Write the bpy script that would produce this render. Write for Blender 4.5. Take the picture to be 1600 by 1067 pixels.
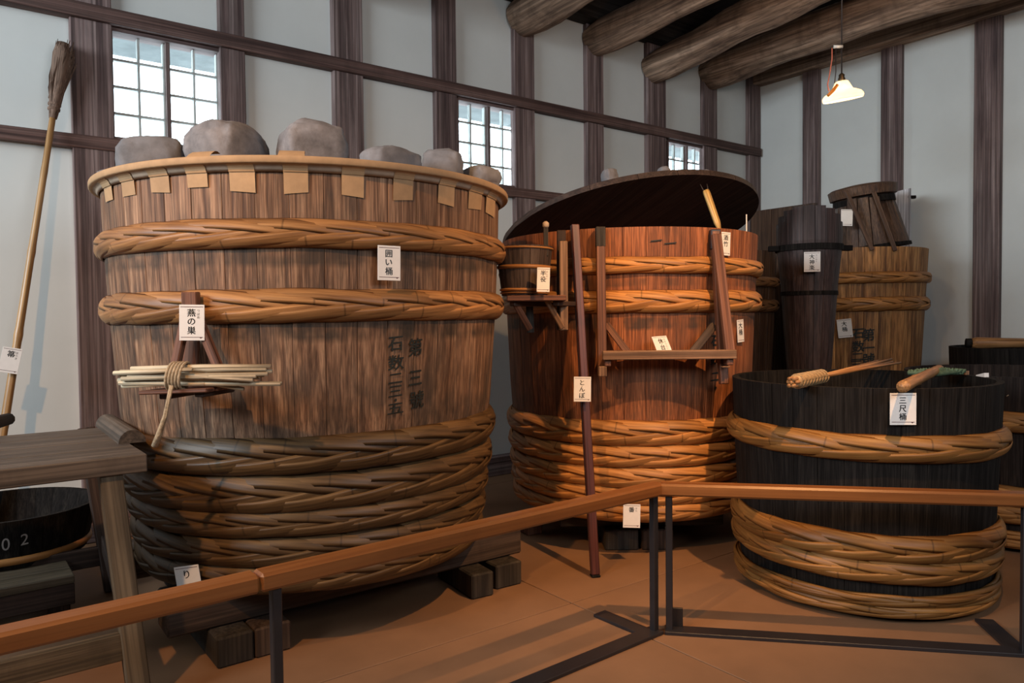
import bpy, bmesh, math, random
from mathutils import Vector, Matrix, noise

random.seed(7)
for _o in list(bpy.data.objects):
    bpy.data.objects.remove(_o, do_unlink=True)
SC = bpy.context.scene
COL = SC.collection
PI = math.pi
R_ = math.radians

# ------------------------------------------------------------------ camera
FPX = 1165.0
PITCH, ROLL, YAW, CAMH = R_(1.75), R_(0.6), R_(53.0), 1.4
cam_data = bpy.data.cameras.new('camera')
cam_data.sensor_width = 36.0
cam_data.lens = FPX / 1600.0 * 36.0
cam_data.clip_start = 0.05
cam_data.clip_end = 200
cam = bpy.data.objects.new('camera', cam_data)
COL.objects.link(cam)
cam.matrix_world = (Matrix.Translation((0, 0, CAMH)) @ Matrix.Rotation(R_(90) - PITCH, 4, 'X')
                    @ Matrix.Rotation(-ROLL, 4, 'Z'))
SC.camera = cam

# ------------------------------------------------------------------ world (overcast daylight)
world = bpy.data.worlds.new('daylight')
SC.world = world
world.use_nodes = True
wbg = world.node_tree.nodes['Background']
wbg.inputs[0].default_value = (0.80, 0.90, 1.0, 1)
wbg.inputs[1].default_value = 7.0

# ------------------------------------------------------------------ exposure
SC.view_settings.view_transform = 'Standard'
SC.view_settings.look = 'None'
SC.view_settings.gamma = 1.0
SC.view_settings.use_curve_mapping = False
SC.view_settings.exposure = 0.0

# ------------------------------------------------------------------ room frame
dA = Vector((math.sin(YAW), math.cos(YAW), 0))      # along the left wall, away from the camera
nA = Vector((math.cos(YAW), -math.sin(YAW), 0))     # out of the left wall, into the room
UP = Vector((0, 0, 1))


def ray(x, y):
    u, v = x - 800.0, y - 533.5
    c, s = math.cos(ROLL), math.sin(ROLL)
    u, v = u * c - v * s, u * s + v * c
    c, s = math.cos(PITCH), math.sin(PITCH)
    Y, Z = FPX * c - v * s, -FPX * s - v * c
    return Vector((u / Y, 1.0, Z / Y))


EYE = Vector((0, 0, CAMH))


def onz(x, y, z=0.0):
    r = ray(x, y)
    return EYE + r * ((z - CAMH) / r.z)


def atY(x, y, d):
    return EYE + ray(x, y) * d


def onplane(x, y, p0, n):
    r = ray(x, y)
    return EYE + r * (n.dot(p0 - EYE) / n.dot(r))


def oncyl(x, y, c, R):
    r = ray(x, y)
    a = r.x * r.x + r.y * r.y
    b = -2 * (r.x * c[0] + r.y * c[1])
    q = c[0] ** 2 + c[1] ** 2 - R * R
    d = max(b * b - 4 * a * q, 0.0)
    return EYE + r * ((-b - math.sqrt(d)) / (2 * a))


W0 = onz(100, 850)
CORNER_S = 7.33
ROOM_A0, ROOM_N1 = -5.0, 8.0
ROOMH = 4.75
CORNER = W0 + dA * CORNER_S


def wp(s, n, z):            # a point given along the left wall, out from it, up
    return W0 + dA * s + nA * n + UP * z


# ------------------------------------------------------------------ lamps (warm ceiling spots, added warm point fill, cool area lamps for daylight)
def spot(name, loc, target, power, color, angle, blend, radius):
    d = bpy.data.lights.new(name, 'SPOT')
    d.energy = power
    d.color = color
    d.spot_size = R_(angle)
    d.spot_blend = blend
    d.shadow_soft_size = radius
    o = bpy.data.objects.new(name, d)
    COL.objects.link(o)
    o.location = loc
    o.rotation_euler = (Vector(target) - Vector(loc)).to_track_quat('-Z', 'Y').to_euler()
    return o


WARM = (1.0, 0.52, 0.20)
spot('spot_right', (1.56, 2.08, 3.56), (0.66, 4.55, 0.45), 500, WARM, 70, 1.0, 0.03)
spot('spot_left', (-1.7, 0.5, 3.7), (-1.0, 3.2, 0.9), 350, WARM, 92, 1.0, 0.05)


def point_light(name, loc, power, color, radius=0.06):
    d = bpy.data.lights.new(name, 'POINT')
    d.energy = power
    d.color = color
    d.shadow_soft_size = radius
    o = bpy.data.objects.new(name, d)
    COL.objects.link(o)
    o.location = loc
    return o


point_light('beam_fill', (2.35, 4.5, 3.6), 17, WARM)  # added warm fill without a fixture, brightens the logs and back vat


def area(name, loc, target, sx, sy, power, color):
    d = bpy.data.lights.new(name, 'AREA')
    d.shape = 'RECTANGLE'
    d.size, d.size_y = sx, sy
    d.energy = power
    d.color = color
    o = bpy.data.objects.new(name, d)
    COL.objects.link(o)
    o.location = loc
    o.rotation_euler = (Vector(target) - Vector(loc)).to_track_quat('-Z', 'Y').to_euler()
    return o


COOL = (0.82, 0.92, 1.0)
area('opposite_fill', wp(2.2, 7.8, 3.1), wp(4.2, 0, 2.7), 4.5, 1.1, 140, (0.90, 0.94, 1.0))  # unseen cool fill in place of high windows; the wall is solid
area('end_opening', wp(-4.7, 2.3, 3.4), wp(7.0, 2.5, 2.9), 3.6, 1.5, 380, COOL)

# ================================================================== materials
MATS = {}


def newmat(name):
    m = bpy.data.materials.new(name)
    m.use_nodes = True
    nt = m.node_tree
    return m, nt, nt.nodes, nt.links, nt.nodes['Principled BSDF']


def wood(name, dark, mid, light, sc=26.0, stretch=0.045, rough=0.62, bump=0.25, rnd=0.35, stain=0.35,
         stain_col=None, bands=(), spec=0.35, fine=1.0):
    """wood with its grain along local Z; every object differs a little"""
    m, nt, N, L, B = newmat(name)
    tc = N.new('ShaderNodeTexCoord')
    oi = N.new('ShaderNodeObjectInfo')
    off = N.new('ShaderNodeMath'); off.operation = 'MULTIPLY'; off.inputs[1].default_value = 37.0
    L.new(oi.outputs['Random'], off.inputs[0])
    add = N.new('ShaderNodeVectorMath'); add.operation = 'ADD'
    L.new(tc.outputs['Object'], add.inputs[0]); L.new(off.outputs[0], add.inputs[1])
    mp = N.new('ShaderNodeMapping'); mp.inputs['Scale'].default_value = (sc, sc, sc * stretch)
    L.new(add.outputs[0], mp.inputs[0])
    n1 = N.new('ShaderNodeTexNoise'); n1.inputs['Scale'].default_value = 1.0
    n1.inputs['Detail'].default_value = 7; n1.inputs['Roughness'].default_value = 0.62
    n1.inputs['Distortion'].default_value = 0.5
    L.new(mp.outputs[0], n1.inputs['Vector'])
    rp = N.new('ShaderNodeValToRGB')
    rp.color_ramp.elements[0].position = 0.35; rp.color_ramp.elements[0].color = (*dark, 1)
    rp.color_ramp.elements[1].position = 0.66; rp.color_ramp.elements[1].color = (*light, 1)
    e = rp.color_ramp.elements.new(0.5); e.color = (*mid, 1)
    L.new(n1.outputs['Fac'], rp.inputs['Fac'])
    mp3 = N.new('ShaderNodeMapping'); mp3.inputs['Scale'].default_value = (sc * 4.5, sc * 4.5, sc * stretch * 1.6)
    L.new(add.outputs[0], mp3.inputs[0])
    n3 = N.new('ShaderNodeTexNoise'); n3.inputs['Scale'].default_value = 1.0; n3.inputs['Detail'].default_value = 4
    L.new(mp3.outputs[0], n3.inputs['Vector'])
    r3 = N.new('ShaderNodeMapRange'); r3.inputs['From Min'].default_value = 0.38; r3.inputs['From Max'].default_value = 0.6
    r3.inputs['To Min'].default_value = 1 - 0.45 * fine; r3.inputs['To Max'].default_value = 1 + 0.12 * fine
    L.new(n3.outputs['Fac'], r3.inputs['Value'])
    fg = N.new('ShaderNodeVectorMath'); fg.operation = 'SCALE'
    L.new(rp.outputs['Color'], fg.inputs[0]); L.new(r3.outputs[0], fg.inputs['Scale'])
    # stains
    mp2 = N.new('ShaderNodeMapping'); mp2.inputs['Scale'].default_value = (6.0, 6.0, 1.9)
    geo = N.new('ShaderNodeNewGeometry')
    L.new(geo.outputs['Position'], mp2.inputs[0])
    n2 = N.new('ShaderNodeTexNoise'); n2.inputs['Scale'].default_value = 1.0; n2.inputs['Detail'].default_value = 5
    n2.inputs['Roughness'].default_value = 0.65
    L.new(mp2.outputs[0], n2.inputs['Vector'])
    r2 = N.new('ShaderNodeMapRange'); r2.inputs['From Min'].default_value = 0.48; r2.inputs['From Max'].default_value = 0.70
    r2.inputs['To Max'].default_value = stain
    L.new(n2.outputs['Fac'], r2.inputs['Value'])
    mx = N.new('ShaderNodeMix'); mx.data_type = 'RGBA'
    sc_ = stain_col or tuple(c * 0.45 for c in dark)
    mx.inputs['B'].default_value = (*sc_, 1)
    L.new(r2.outputs[0], mx.inputs['Factor']); L.new(fg.outputs[0], mx.inputs['A'])
    cur = mx.outputs['Result']
    # old hoop marks: (centre, half height, strength) in local Z
    for zc, hh, st in bands:
        sx = N.new('ShaderNodeSeparateXYZ'); L.new(tc.outputs['Object'], sx.inputs[0])
        wob = N.new('ShaderNodeTexNoise'); wob.inputs['Scale'].default_value = 7.0; wob.inputs['Detail'].default_value = 3
        L.new(add.outputs[0], wob.inputs['Vector'])
        w2 = N.new('ShaderNodeMath'); w2.operation = 'MULTIPLY_ADD'; w2.inputs[1].default_value = 0.035; w2.inputs[2].default_value = -0.0175
        L.new(wob.outputs['Fac'], w2.inputs[0])
        zz = N.new('ShaderNodeMath'); zz.operation = 'ADD'; L.new(sx.outputs['Z'], zz.inputs[0]); L.new(w2.outputs[0], zz.inputs[1])
        d = N.new('ShaderNodeMath'); d.operation = 'SUBTRACT'; d.inputs[1].default_value = zc; L.new(zz.outputs[0], d.inputs[0])
        a = N.new('ShaderNodeMath'); a.operation = 'ABSOLUTE'; L.new(d.outputs[0], a.inputs[0])
        mr = N.new('ShaderNodeMapRange'); mr.inputs['From Min'].default_value = hh; mr.inputs['From Max'].default_value = hh * 0.55
        mr.inputs['To Max'].default_value = st
        L.new(a.outputs[0], mr.inputs['Value'])
        ml = N.new('ShaderNodeMath'); ml.operation = 'MULTIPLY'; L.new(mr.outputs[0], ml.inputs[0])
        w3 = N.new('ShaderNodeMapRange'); w3.inputs['From Min'].default_value = 0.35; w3.inputs['From Max'].default_value = 0.6
        L.new(wob.outputs['Fac'], w3.inputs['Value']); L.new(w3.outputs[0], ml.inputs[1])
        mb = N.new('ShaderNodeMix'); mb.data_type = 'RGBA'; mb.inputs['B'].default_value = (0.035, 0.028, 0.022, 1)
        L.new(ml.outputs[0], mb.inputs['Factor']); L.new(cur, mb.inputs['A']); cur = mb.outputs['Result']
    hsv = N.new('ShaderNodeHueSaturation')
    mr = N.new('ShaderNodeMapRange'); mr.inputs['To Min'].default_value = 1 - rnd; mr.inputs['To Max'].default_value = 1 + rnd * 0.75
    L.new(oi.outputs['Random'], mr.inputs['Value']); L.new(mr.outputs[0], hsv.inputs['Value'])
    L.new(cur, hsv.inputs['Color'])
    L.new(hsv.outputs[0], B.inputs['Base Color'])
    B.inputs['Roughness'].default_value = rough
    B.inputs['Specular IOR Level'].default_value = spec
    bp = N.new('ShaderNodeBump'); bp.inputs['Strength'].default_value = bump; bp.inputs['Distance'].default_value = 0.012
    L.new(n1.outputs['Fac'], bp.inputs['Height']); L.new(bp.outputs[0], B.inputs['Normal'])
    MATS[name] = m
    return m


def bamboo_strip(name, dark, light, rough=0.47, node_len=0.31):
    """split bamboo: UV u runs along the strip in metres"""
    m, nt, N, L, B = newmat(name)
    uv = N.new('ShaderNodeUVMap')
    oi = N.new('ShaderNodeObjectInfo')
    mp = N.new('ShaderNodeMapping'); mp.inputs['Scale'].default_value = (3.0, 9.0, 1.0)
    ad = N.new('ShaderNodeVectorMath'); ad.operation = 'ADD'
    mu = N.new('ShaderNodeMath'); mu.operation = 'MULTIPLY'; mu.inputs[1].default_value = 53.0
    L.new(oi.outputs['Random'], mu.inputs[0])
    L.new(uv.outputs[0], ad.inputs[0]); L.new(mu.outputs[0], ad.inputs[1]); L.new(ad.outputs[0], mp.inputs[0])
    n1 = N.new('ShaderNodeTexNoise'); n1.inputs['Scale'].default_value = 1.6; n1.inputs['Detail'].default_value = 6
    L.new(mp.outputs[0], n1.inputs['Vector'])
    rp = N.new('ShaderNodeValToRGB')
    rp.color_ramp.elements[0].position = 0.28; rp.color_ramp.elements[0].color = (*dark, 1)
    rp.color_ramp.elements[1].position = 0.66; rp.color_ramp.elements[1].color = (*light, 1)
    L.new(n1.outputs['Fac'], rp.inputs['Fac'])
    sp = N.new('ShaderNodeSeparateXYZ'); L.new(ad.outputs[0], sp.inputs[0])
    pp = N.new('ShaderNodeMath'); pp.operation = 'PINGPONG'; pp.inputs[1].default_value = node_len
    L.new(sp.outputs['X'], pp.inputs[0])
    mr = N.new('ShaderNodeMapRange'); mr.inputs['From Min'].default_value = 0.0; mr.inputs['From Max'].default_value = 0.006
    mr.inputs['To Min'].default_value = 0.45; mr.inputs['To Max'].default_value = 1.0
    L.new(pp.outputs[0], mr.inputs['Value'])
    hsv = N.new('ShaderNodeHueSaturation')
    m3 = N.new('ShaderNodeMapRange'); m3.inputs['To Min'].default_value = 0.7; m3.inputs['To Max'].default_value = 1.2
    L.new(oi.outputs['Random'], m3.inputs['Value'])
    m4 = N.new('ShaderNodeMath'); m4.operation = 'MULTIPLY'; L.new(m3.outputs[0], m4.inputs[0]); L.new(mr.outputs[0], m4.inputs[1])
    L.new(m4.outputs[0], hsv.inputs['Value']); L.new(rp.outputs['Color'], hsv.inputs['Color'])
    L.new(hsv.outputs[0], B.inputs['Base Color'])
    B.inputs['Roughness'].default_value = rough
    B.inputs['Specular IOR Level'].default_value = 0.38
    bp = N.new('ShaderNodeBump'); bp.inputs['Strength'].default_value = 0.2; bp.inputs['Distance'].default_value = 0.004
    L.new(n1.outputs['Fac'], bp.inputs['Height']); L.new(bp.outputs[0], B.inputs['Normal'])
    MATS[name] = m
    return m


def plain(name, col, rough=0.7, nscale=12.0, var=0.2, metal=0.0, bump=0.1, spec=0.4, rnd=0.0):
    """mottled surface"""
    m, nt, N, L, B = newmat(name)
    tc = N.new('ShaderNodeTexCoord')
    oi = N.new('ShaderNodeObjectInfo')
    mu = N.new('ShaderNodeMath'); mu.operation = 'MULTIPLY'; mu.inputs[1].default_value = 21.0
    L.new(oi.outputs['Random'], mu.inputs[0])
    ad = N.new('ShaderNodeVectorMath'); ad.operation = 'ADD'
    L.new(tc.outputs['Object'], ad.inputs[0]); L.new(mu.outputs[0], ad.inputs[1])
    n1 = N.new('ShaderNodeTexNoise'); n1.inputs['Scale'].default_value = nscale; n1.inputs['Detail'].default_value = 6
    n1.inputs['Roughness'].default_value = 0.6
    L.new(ad.outputs[0], n1.inputs['Vector'])
    mr = N.new('ShaderNodeMapRange'); mr.inputs['From Min'].default_value = 0.3; mr.inputs['From Max'].default_value = 0.7
    mr.inputs['To Min'].default_value = 1 - var; mr.inputs['To Max'].default_value = 1 + var
    L.new(n1.outputs['Fac'], mr.inputs['Value'])
    rn = N.new('ShaderNodeMapRange'); rn.inputs['To Min'].default_value = 1 - rnd; rn.inputs['To Max'].default_value = 1 + rnd
    L.new(oi.outputs['Random'], rn.inputs['Value'])
    mm = N.new('ShaderNodeMath'); mm.operation = 'MULTIPLY'; L.new(mr.outputs[0], mm.inputs[0]); L.new(rn.outputs[0], mm.inputs[1])
    hsv = N.new('ShaderNodeHueSaturation'); hsv.inputs['Color'].default_value = (*col, 1)
    L.new(mm.outputs[0], hsv.inputs['Value']); L.new(hsv.outputs[0], B.inputs['Base Color'])
    B.inputs['Roughness'].default_value = rough
    B.inputs['Metallic'].default_value = metal
    B.inputs['Specular IOR Level'].default_value = spec
    if bump:
        bp = N.new('ShaderNodeBump'); bp.inputs['Strength'].default_value = bump; bp.inputs['Distance'].default_value = 0.01
        L.new(n1.outputs['Fac'], bp.inputs['Height']); L.new(bp.outputs[0], B.inputs['Normal'])
    MATS[name] = m
    return m


def glass_pane(name):
    m, nt, N, L, B = newmat(name)
    N.remove(B)
    out = [n for n in N if n.type == 'OUTPUT_MATERIAL'][0]
    t = N.new('ShaderNodeBsdfTransparent'); t.inputs[0].default_value = (0.93, 0.97, 0.97, 1)
    g = N.new('ShaderNodeBsdfGlossy'); g.inputs['Roughness'].default_value = 0.05
    mx = N.new('ShaderNodeMixShader'); mx.inputs[0].default_value = 0.06
    L.new(t.outputs[0], mx.inputs[1]); L.new(g.outputs[0], mx.inputs[2]); L.new(mx.outputs[0], out.inputs[0])
    MATS[name] = m
    return m


wood('stave_brown', (0.1022, 0.0521, 0.0307), (0.2222, 0.1218, 0.07111), (0.3555, 0.2143, 0.1293), sc=36, stretch=0.022, rnd=0.13, stain=0.8, bump=0.35, spec=0.22,
     stain_col=(0.055, 0.042, 0.034), bands=((1.66, 0.05, 0.75), (1.37, 0.06, 0.85), (0.93, 0.30, 0.55)))
wood('stave_orange', (0.1477, 0.04703, 0.01711), (0.3103, 0.104, 0.03888), (0.4284, 0.1584, 0.06415), sc=34, stretch=0.022, rnd=0.13, stain=0.5, bump=0.35,
     stain_col=(0.06, 0.035, 0.022), bands=((1.37, 0.045, 0.8), (1.60, 0.03, 0.5), (0.95, 0.2, 0.35)))
wood('stave_golden', (0.1625, 0.0715, 0.028), (0.375, 0.176, 0.062), (0.575, 0.297, 0.11), sc=24, stretch=0.04, rnd=0.40, stain=0.5, stain_col=(0.05, 0.03, 0.02))
wood('stave_black', (0.00726, 0.00627, 0.00594), (0.01386, 0.01188, 0.01089), (0.02376, 0.02046, 0.01782), sc=34, stretch=0.025, rnd=0.15, stain=0.4, rough=0.8, spec=0.12)
wood('stave_dark', (0.021, 0.0144, 0.012), (0.0372, 0.0252, 0.0204), (0.06, 0.042, 0.033), sc=28, stretch=0.04, rnd=0.3, stain=0.4, rough=0.75, spec=0.15)
wood('stave_plum', (0.03375, 0.021, 0.0195), (0.06, 0.0375, 0.0345), (0.09, 0.06, 0.054), sc=28, stretch=0.04, rnd=0.15, stain=0.25, rough=0.5)
wood('stave_umber', (0.06, 0.03, 0.018), (0.10, 0.052, 0.03), (0.15, 0.085, 0.05), sc=28, stretch=0.04, rnd=0.2, stain=0.3, rough=0.5)
wood('post_wood', (0.09963, 0.06446, 0.06234), (0.1882, 0.1289, 0.119), (0.3099, 0.2356, 0.221), sc=20, stretch=0.03, rnd=0.15, stain=0.4, rough=0.75)
wood('rail_wood', (0.0828, 0.04416, 0.0375), (0.1448, 0.0828, 0.069), (0.207, 0.131, 0.1125), sc=20, stretch=0.03, rnd=0.1, stain=0.3, rough=0.72)
wood('log_wood', (0.1599, 0.0972, 0.0661), (0.3596, 0.2294, 0.1516), (0.5794, 0.3985, 0.2819), sc=12, stretch=0.05, rnd=0.12, stain=0.55, rough=0.85, bump=0.5)
wood('ceiling_wood', (0.018, 0.014, 0.012), (0.032, 0.024, 0.02), (0.05, 0.04, 0.034), sc=16, stretch=0.04, rnd=0.25, stain=0.3, rough=0.85)
wood('handrail_wood', (0.1692, 0.05584, 0.01316), (0.2232, 0.07931, 0.01974), (0.2707, 0.1047, 0.03015), sc=18, stretch=0.03, rnd=0.06, stain=0.12, rough=0.38, bump=0.08, spec=0.5, fine=0.2)
wood('table_wood', (0.06, 0.0448, 0.0336), (0.096, 0.072, 0.0528), (0.136, 0.104, 0.0784), sc=18, stretch=0.04, rnd=0.15, stain=0.5, rough=0.6)
wood('leg_wood', (0.064, 0.048, 0.028), (0.112, 0.084, 0.0528), (0.16, 0.124, 0.08), sc=18, stretch=0.04, rnd=0.18, stain=0.45, rough=0.65)
wood('dark_board', (0.027, 0.015, 0.0108), (0.048, 0.027, 0.0192), (0.072, 0.0432, 0.0312), sc=20, stretch=0.04, rnd=0.15, stain=0.4, rough=0.7)
wood('sleeper_wood', (0.024, 0.0204, 0.0168), (0.042, 0.0348, 0.0288), (0.063, 0.054, 0.042), sc=16, stretch=0.06, rnd=0.2, stain=0.5, rough=0.75)
wood('sleeper_red', (0.042, 0.0252, 0.018), (0.072, 0.0468, 0.033), (0.102, 0.069, 0.0492), sc=16, stretch=0.06, rnd=0.15, stain=0.4, rough=0.7)
wood('stand_red', (0.112, 0.0434, 0.0245), (0.175, 0.0735, 0.042), (0.231, 0.105, 0.063), sc=22, stretch=0.04, rnd=0.12, stain=0.25, rough=0.55)
wood('stand_tan', (0.154, 0.0805, 0.042), (0.224, 0.126, 0.07), (0.294, 0.175, 0.105), sc=22, stretch=0.04, rnd=0.12, stain=0.25, rough=0.6)
wood('tombo_red', (0.055, 0.016, 0.014), (0.085, 0.027, 0.022), (0.12, 0.04, 0.032), sc=22, stretch=0.04, rnd=0.05, stain=0.2, rough=0.42)
wood('sheen_board', (0.595, 0.5775, 0.595), (0.805, 0.7875, 0.805), (1.015, 0.9975, 1.015), sc=16, stretch=0.04, rnd=0.1, stain=0.3, rough=0.4)  # paled so that the base colour holds the window's sheen
wood('bamboo_pole', (0.26, 0.13, 0.04), (0.40, 0.225, 0.085), (0.50, 0.31, 0.14), sc=14, stretch=0.05, rnd=0.08, stain=0.25, rough=0.35, bump=0.05, spec=0.5)
wood('bamboo_yellow', (0.42, 0.25, 0.07), (0.56, 0.36, 0.12), (0.66, 0.46, 0.18), sc=14, stretch=0.05, rnd=0.08, stain=0.1, rough=0.35, bump=0.05)
wood('twig_pale', (0.40, 0.31, 0.20), (0.56, 0.46, 0.31), (0.68, 0.58, 0.42), sc=30, stretch=0.06, rnd=0.2, stain=0.3, rough=0.55)
wood('brush_handle', (0.272, 0.1188, 0.04), (0.368, 0.1782, 0.065), (0.448, 0.2376, 0.1), sc=20, stretch=0.06, rnd=0.1, stain=0.2, rough=0.45)
wood('broom_fibre', (0.10, 0.062, 0.042), (0.19, 0.12, 0.085), (0.28, 0.19, 0.14), sc=60, stretch=0.02, rnd=0.25, stain=0.2, rough=0.8)
bamboo_strip('hoop_brown', (0.15, 0.063, 0.02028), (0.36, 0.1733, 0.06084))
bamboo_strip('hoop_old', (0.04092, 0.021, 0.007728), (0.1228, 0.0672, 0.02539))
bamboo_strip('hoop_orange', (0.2509, 0.1023, 0.02665), (0.5376, 0.247, 0.07462))
bamboo_strip('hoop_yellow', (0.1476, 0.06116, 0.01384), (0.2853, 0.1367, 0.03681))
bamboo_strip('hoop_dark', (0.10, 0.045, 0.02), (0.24, 0.12, 0.05))
plain('plaster', (0.70, 0.72, 0.69), rough=0.9, nscale=2.0, var=0.035, bump=0.03)
plain('concrete', (0.235, 0.128, 0.068), rough=0.55, nscale=3.0, var=0.12, bump=0.04, rnd=0.03)
plain('joint_dark', (0.10, 0.08, 0.06), rough=0.9, var=0.1)
plain('paper_white', (0.78, 0.76, 0.73), rough=0.65, nscale=30, var=0.03, bump=0.0)
plain('paper_tan', (0.396, 0.2508, 0.132), rough=0.75, nscale=18, var=0.12, bump=0.1, rnd=0.12)
plain('seal_grey', (0.3675, 0.2818, 0.2058), rough=0.8, nscale=9, var=0.25, bump=0.15)
plain('ink', (0.012, 0.016, 0.018), rough=0.5, var=0.1, bump=0)
plain('ink_line', (0.10, 0.045, 0.05), rough=0.6, var=0.05, bump=0)
plain('brush_ink', (0.014, 0.017, 0.014), rough=0.55, nscale=40, var=0.4, bump=0)
plain('chalk', (0.33, 0.31, 0.30), rough=0.9, var=0.3, bump=0)
plain('stone', (0.1733, 0.166, 0.1708), rough=0.85, nscale=14, var=0.38, bump=0.5, rnd=0.18)
plain('stone_grey', (0.174, 0.174, 0.1848), rough=0.85, nscale=11, var=0.3, bump=0.45, rnd=0.15)
plain('steel_black', (0.018, 0.016, 0.018), rough=0.42, var=0.15, bump=0.02, spec=0.5)
plain('rope', (0.36, 0.27, 0.17), rough=0.9, nscale=90, var=0.35, bump=0.4)
plain('green_bristle', (0.075, 0.125, 0.075), rough=0.8, nscale=50, var=0.35, bump=0.4)
plain('wrap_straw', (0.33, 0.22, 0.11), rough=0.7, nscale=60, var=0.3, bump=0.3)
plain('brass', (0.10, 0.07, 0.04), rough=0.4, metal=0.8, var=0.1)
plain('wire_pink', (0.55, 0.16, 0.10), rough=0.5, var=0.05, bump=0)
plain('wire_black', (0.03, 0.022, 0.02), rough=0.5, var=0.05, bump=0)
plain('tape_orange', (0.85, 0.26, 0.03), rough=0.5, var=0.05, bump=0)
plain('sash_wood', (0.50, 0.54, 0.52), rough=0.6, var=0.15, bump=0.05)
plain('eave_board', (0.10, 0.11, 0.11), rough=0.9, nscale=6, var=0.3)
plain('porcelain', (0.70, 0.70, 0.66), rough=0.3, var=0.02, bump=0)
glass_pane('glass')


def lampglass():
    m, nt, N, L, B = newmat('lamp_glass')
    out = [n for n in N if n.type == 'OUTPUT_MATERIAL'][0]
    B.inputs['Base Color'].default_value = (0.85, 0.74, 0.56, 1)
    B.inputs['Roughness'].default_value = 0.3
    B.inputs['Emission Color'].default_value = (1.0, 0.78, 0.48, 1)
    B.inputs['Emission Strength'].default_value = 0.35
    tr = N.new('ShaderNodeBsdfTranslucent'); tr.inputs[0].default_value = (0.95, 0.88, 0.76, 1)
    mx = N.new('ShaderNodeMixShader'); mx.inputs[0].default_value = 0.5
    L.new(B.outputs[0], mx.inputs[1]); L.new(tr.outputs[0], mx.inputs[2]); L.new(mx.outputs[0], out.inputs[0])
    MATS['lamp_glass'] = m
    m, nt, N, L, B = newmat('bulb_glow')
    B.inputs['Emission Color'].default_value = (1.0, 0.72, 0.40, 1)
    B.inputs['Emission Strength'].default_value = 12
    MATS['bulb_glow'] = m


lampglass()

# ================================================================== object helpers
WM = {}          # world matrix of every object we make


def mesh_from(name, verts, faces, mat, smooth=False, uvs=None):
    me = bpy.data.meshes.new(name)
    me.from_pydata([tuple(v) for v in verts], [], faces)
    if uvs is not None:
        ul = me.uv_layers.new(name='UVMap')
        for p in me.polygons:
            for li in p.loop_indices:
                ul.data[li].uv = uvs[me.loops[li].vertex_index]
    if mat:
        me.materials.append(MATS[mat] if isinstance(mat, str) else mat)
    if smooth:
        for p in me.polygons:
            p.use_smooth = True
    me.update()
    return me


def link(name, me, mat=None, parent=None, matrix=None):
    o = bpy.data.objects.new(name, me)
    COL.objects.link(o)
    M = matrix.copy() if matrix is not None else Matrix.Identity(4)
    WM[o] = M
    if parent is not None:
        o.parent = parent
        o.matrix_parent_inverse = WM[parent].inverted()
    o.matrix_basis = M
    return o


def tag(o, label=None, cat=None, group=None, kind=None):
    if label: o['label'] = label
    if cat: o['category'] = cat
    if group: o['group'] = group
    if kind: o['kind'] = kind
    return o


def thing(name, label, cat, loc, group=None):
    o = link(name, None, matrix=Matrix.Translation(Vector(loc)))
    o.empty_display_size = 0.1
    return tag(o, label, cat, group)


def struct(name, loc=(0, 0, 0)):
    o = link(name, None, matrix=Matrix.Translation(Vector(loc)))
    o['kind'] = 'structure'
    return o


def axes(x, y, z, loc):
    M = Matrix.Identity(4)
    for i, v in enumerate((x, y, z)):
        M.col[i][:3] = v
    M.col[3][:3] = loc
    return M


BOXCACHE = {}


def box_mesh(w, t, l, mat, bev=0.004):
    """w along local X, t along Y, l along Z, origin at centre"""
    key = (round(w, 4), round(t, 4), round(l, 4), mat, round(bev, 4))
    if key in BOXCACHE:
        return BOXCACHE[key]
    bm = bmesh.new()
    bmesh.ops.create_cube(bm, size=1.0)
    bmesh.ops.scale(bm, vec=(w, t, l), verts=bm.verts)
    if bev > 0:
        bmesh.ops.bevel(bm, geom=bm.edges[:] , offset=min(bev, 0.4 * min(w, t, l)), segments=1, affect='EDGES')
    me = bpy.data.meshes.new('box')
    bm.to_mesh(me); bm.free()
    me.materials.append(MATS[mat])
    BOXCACHE[key] = me
    return me


def bar(name, p0, p1, w, t, mat, parent=None, ref=UP, bev=0.004):
    """a timber from p0 to p1; t is measured along ref, w across it"""
    p0, p1 = Vector(p0), Vector(p1)
    z = (p1 - p0)
    l = z.length
    z.normalize()
    y = ref - z * ref.dot(z)
    if y.length < 1e-4:
        y = Vector((0, 1, 0)) - z * z.y
    y.normalize()
    x = y.cross(z)
    return link(name, box_mesh(w, t, l, mat, bev), parent=parent, matrix=axes(x, y, z, (p0 + p1) / 2))


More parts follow.
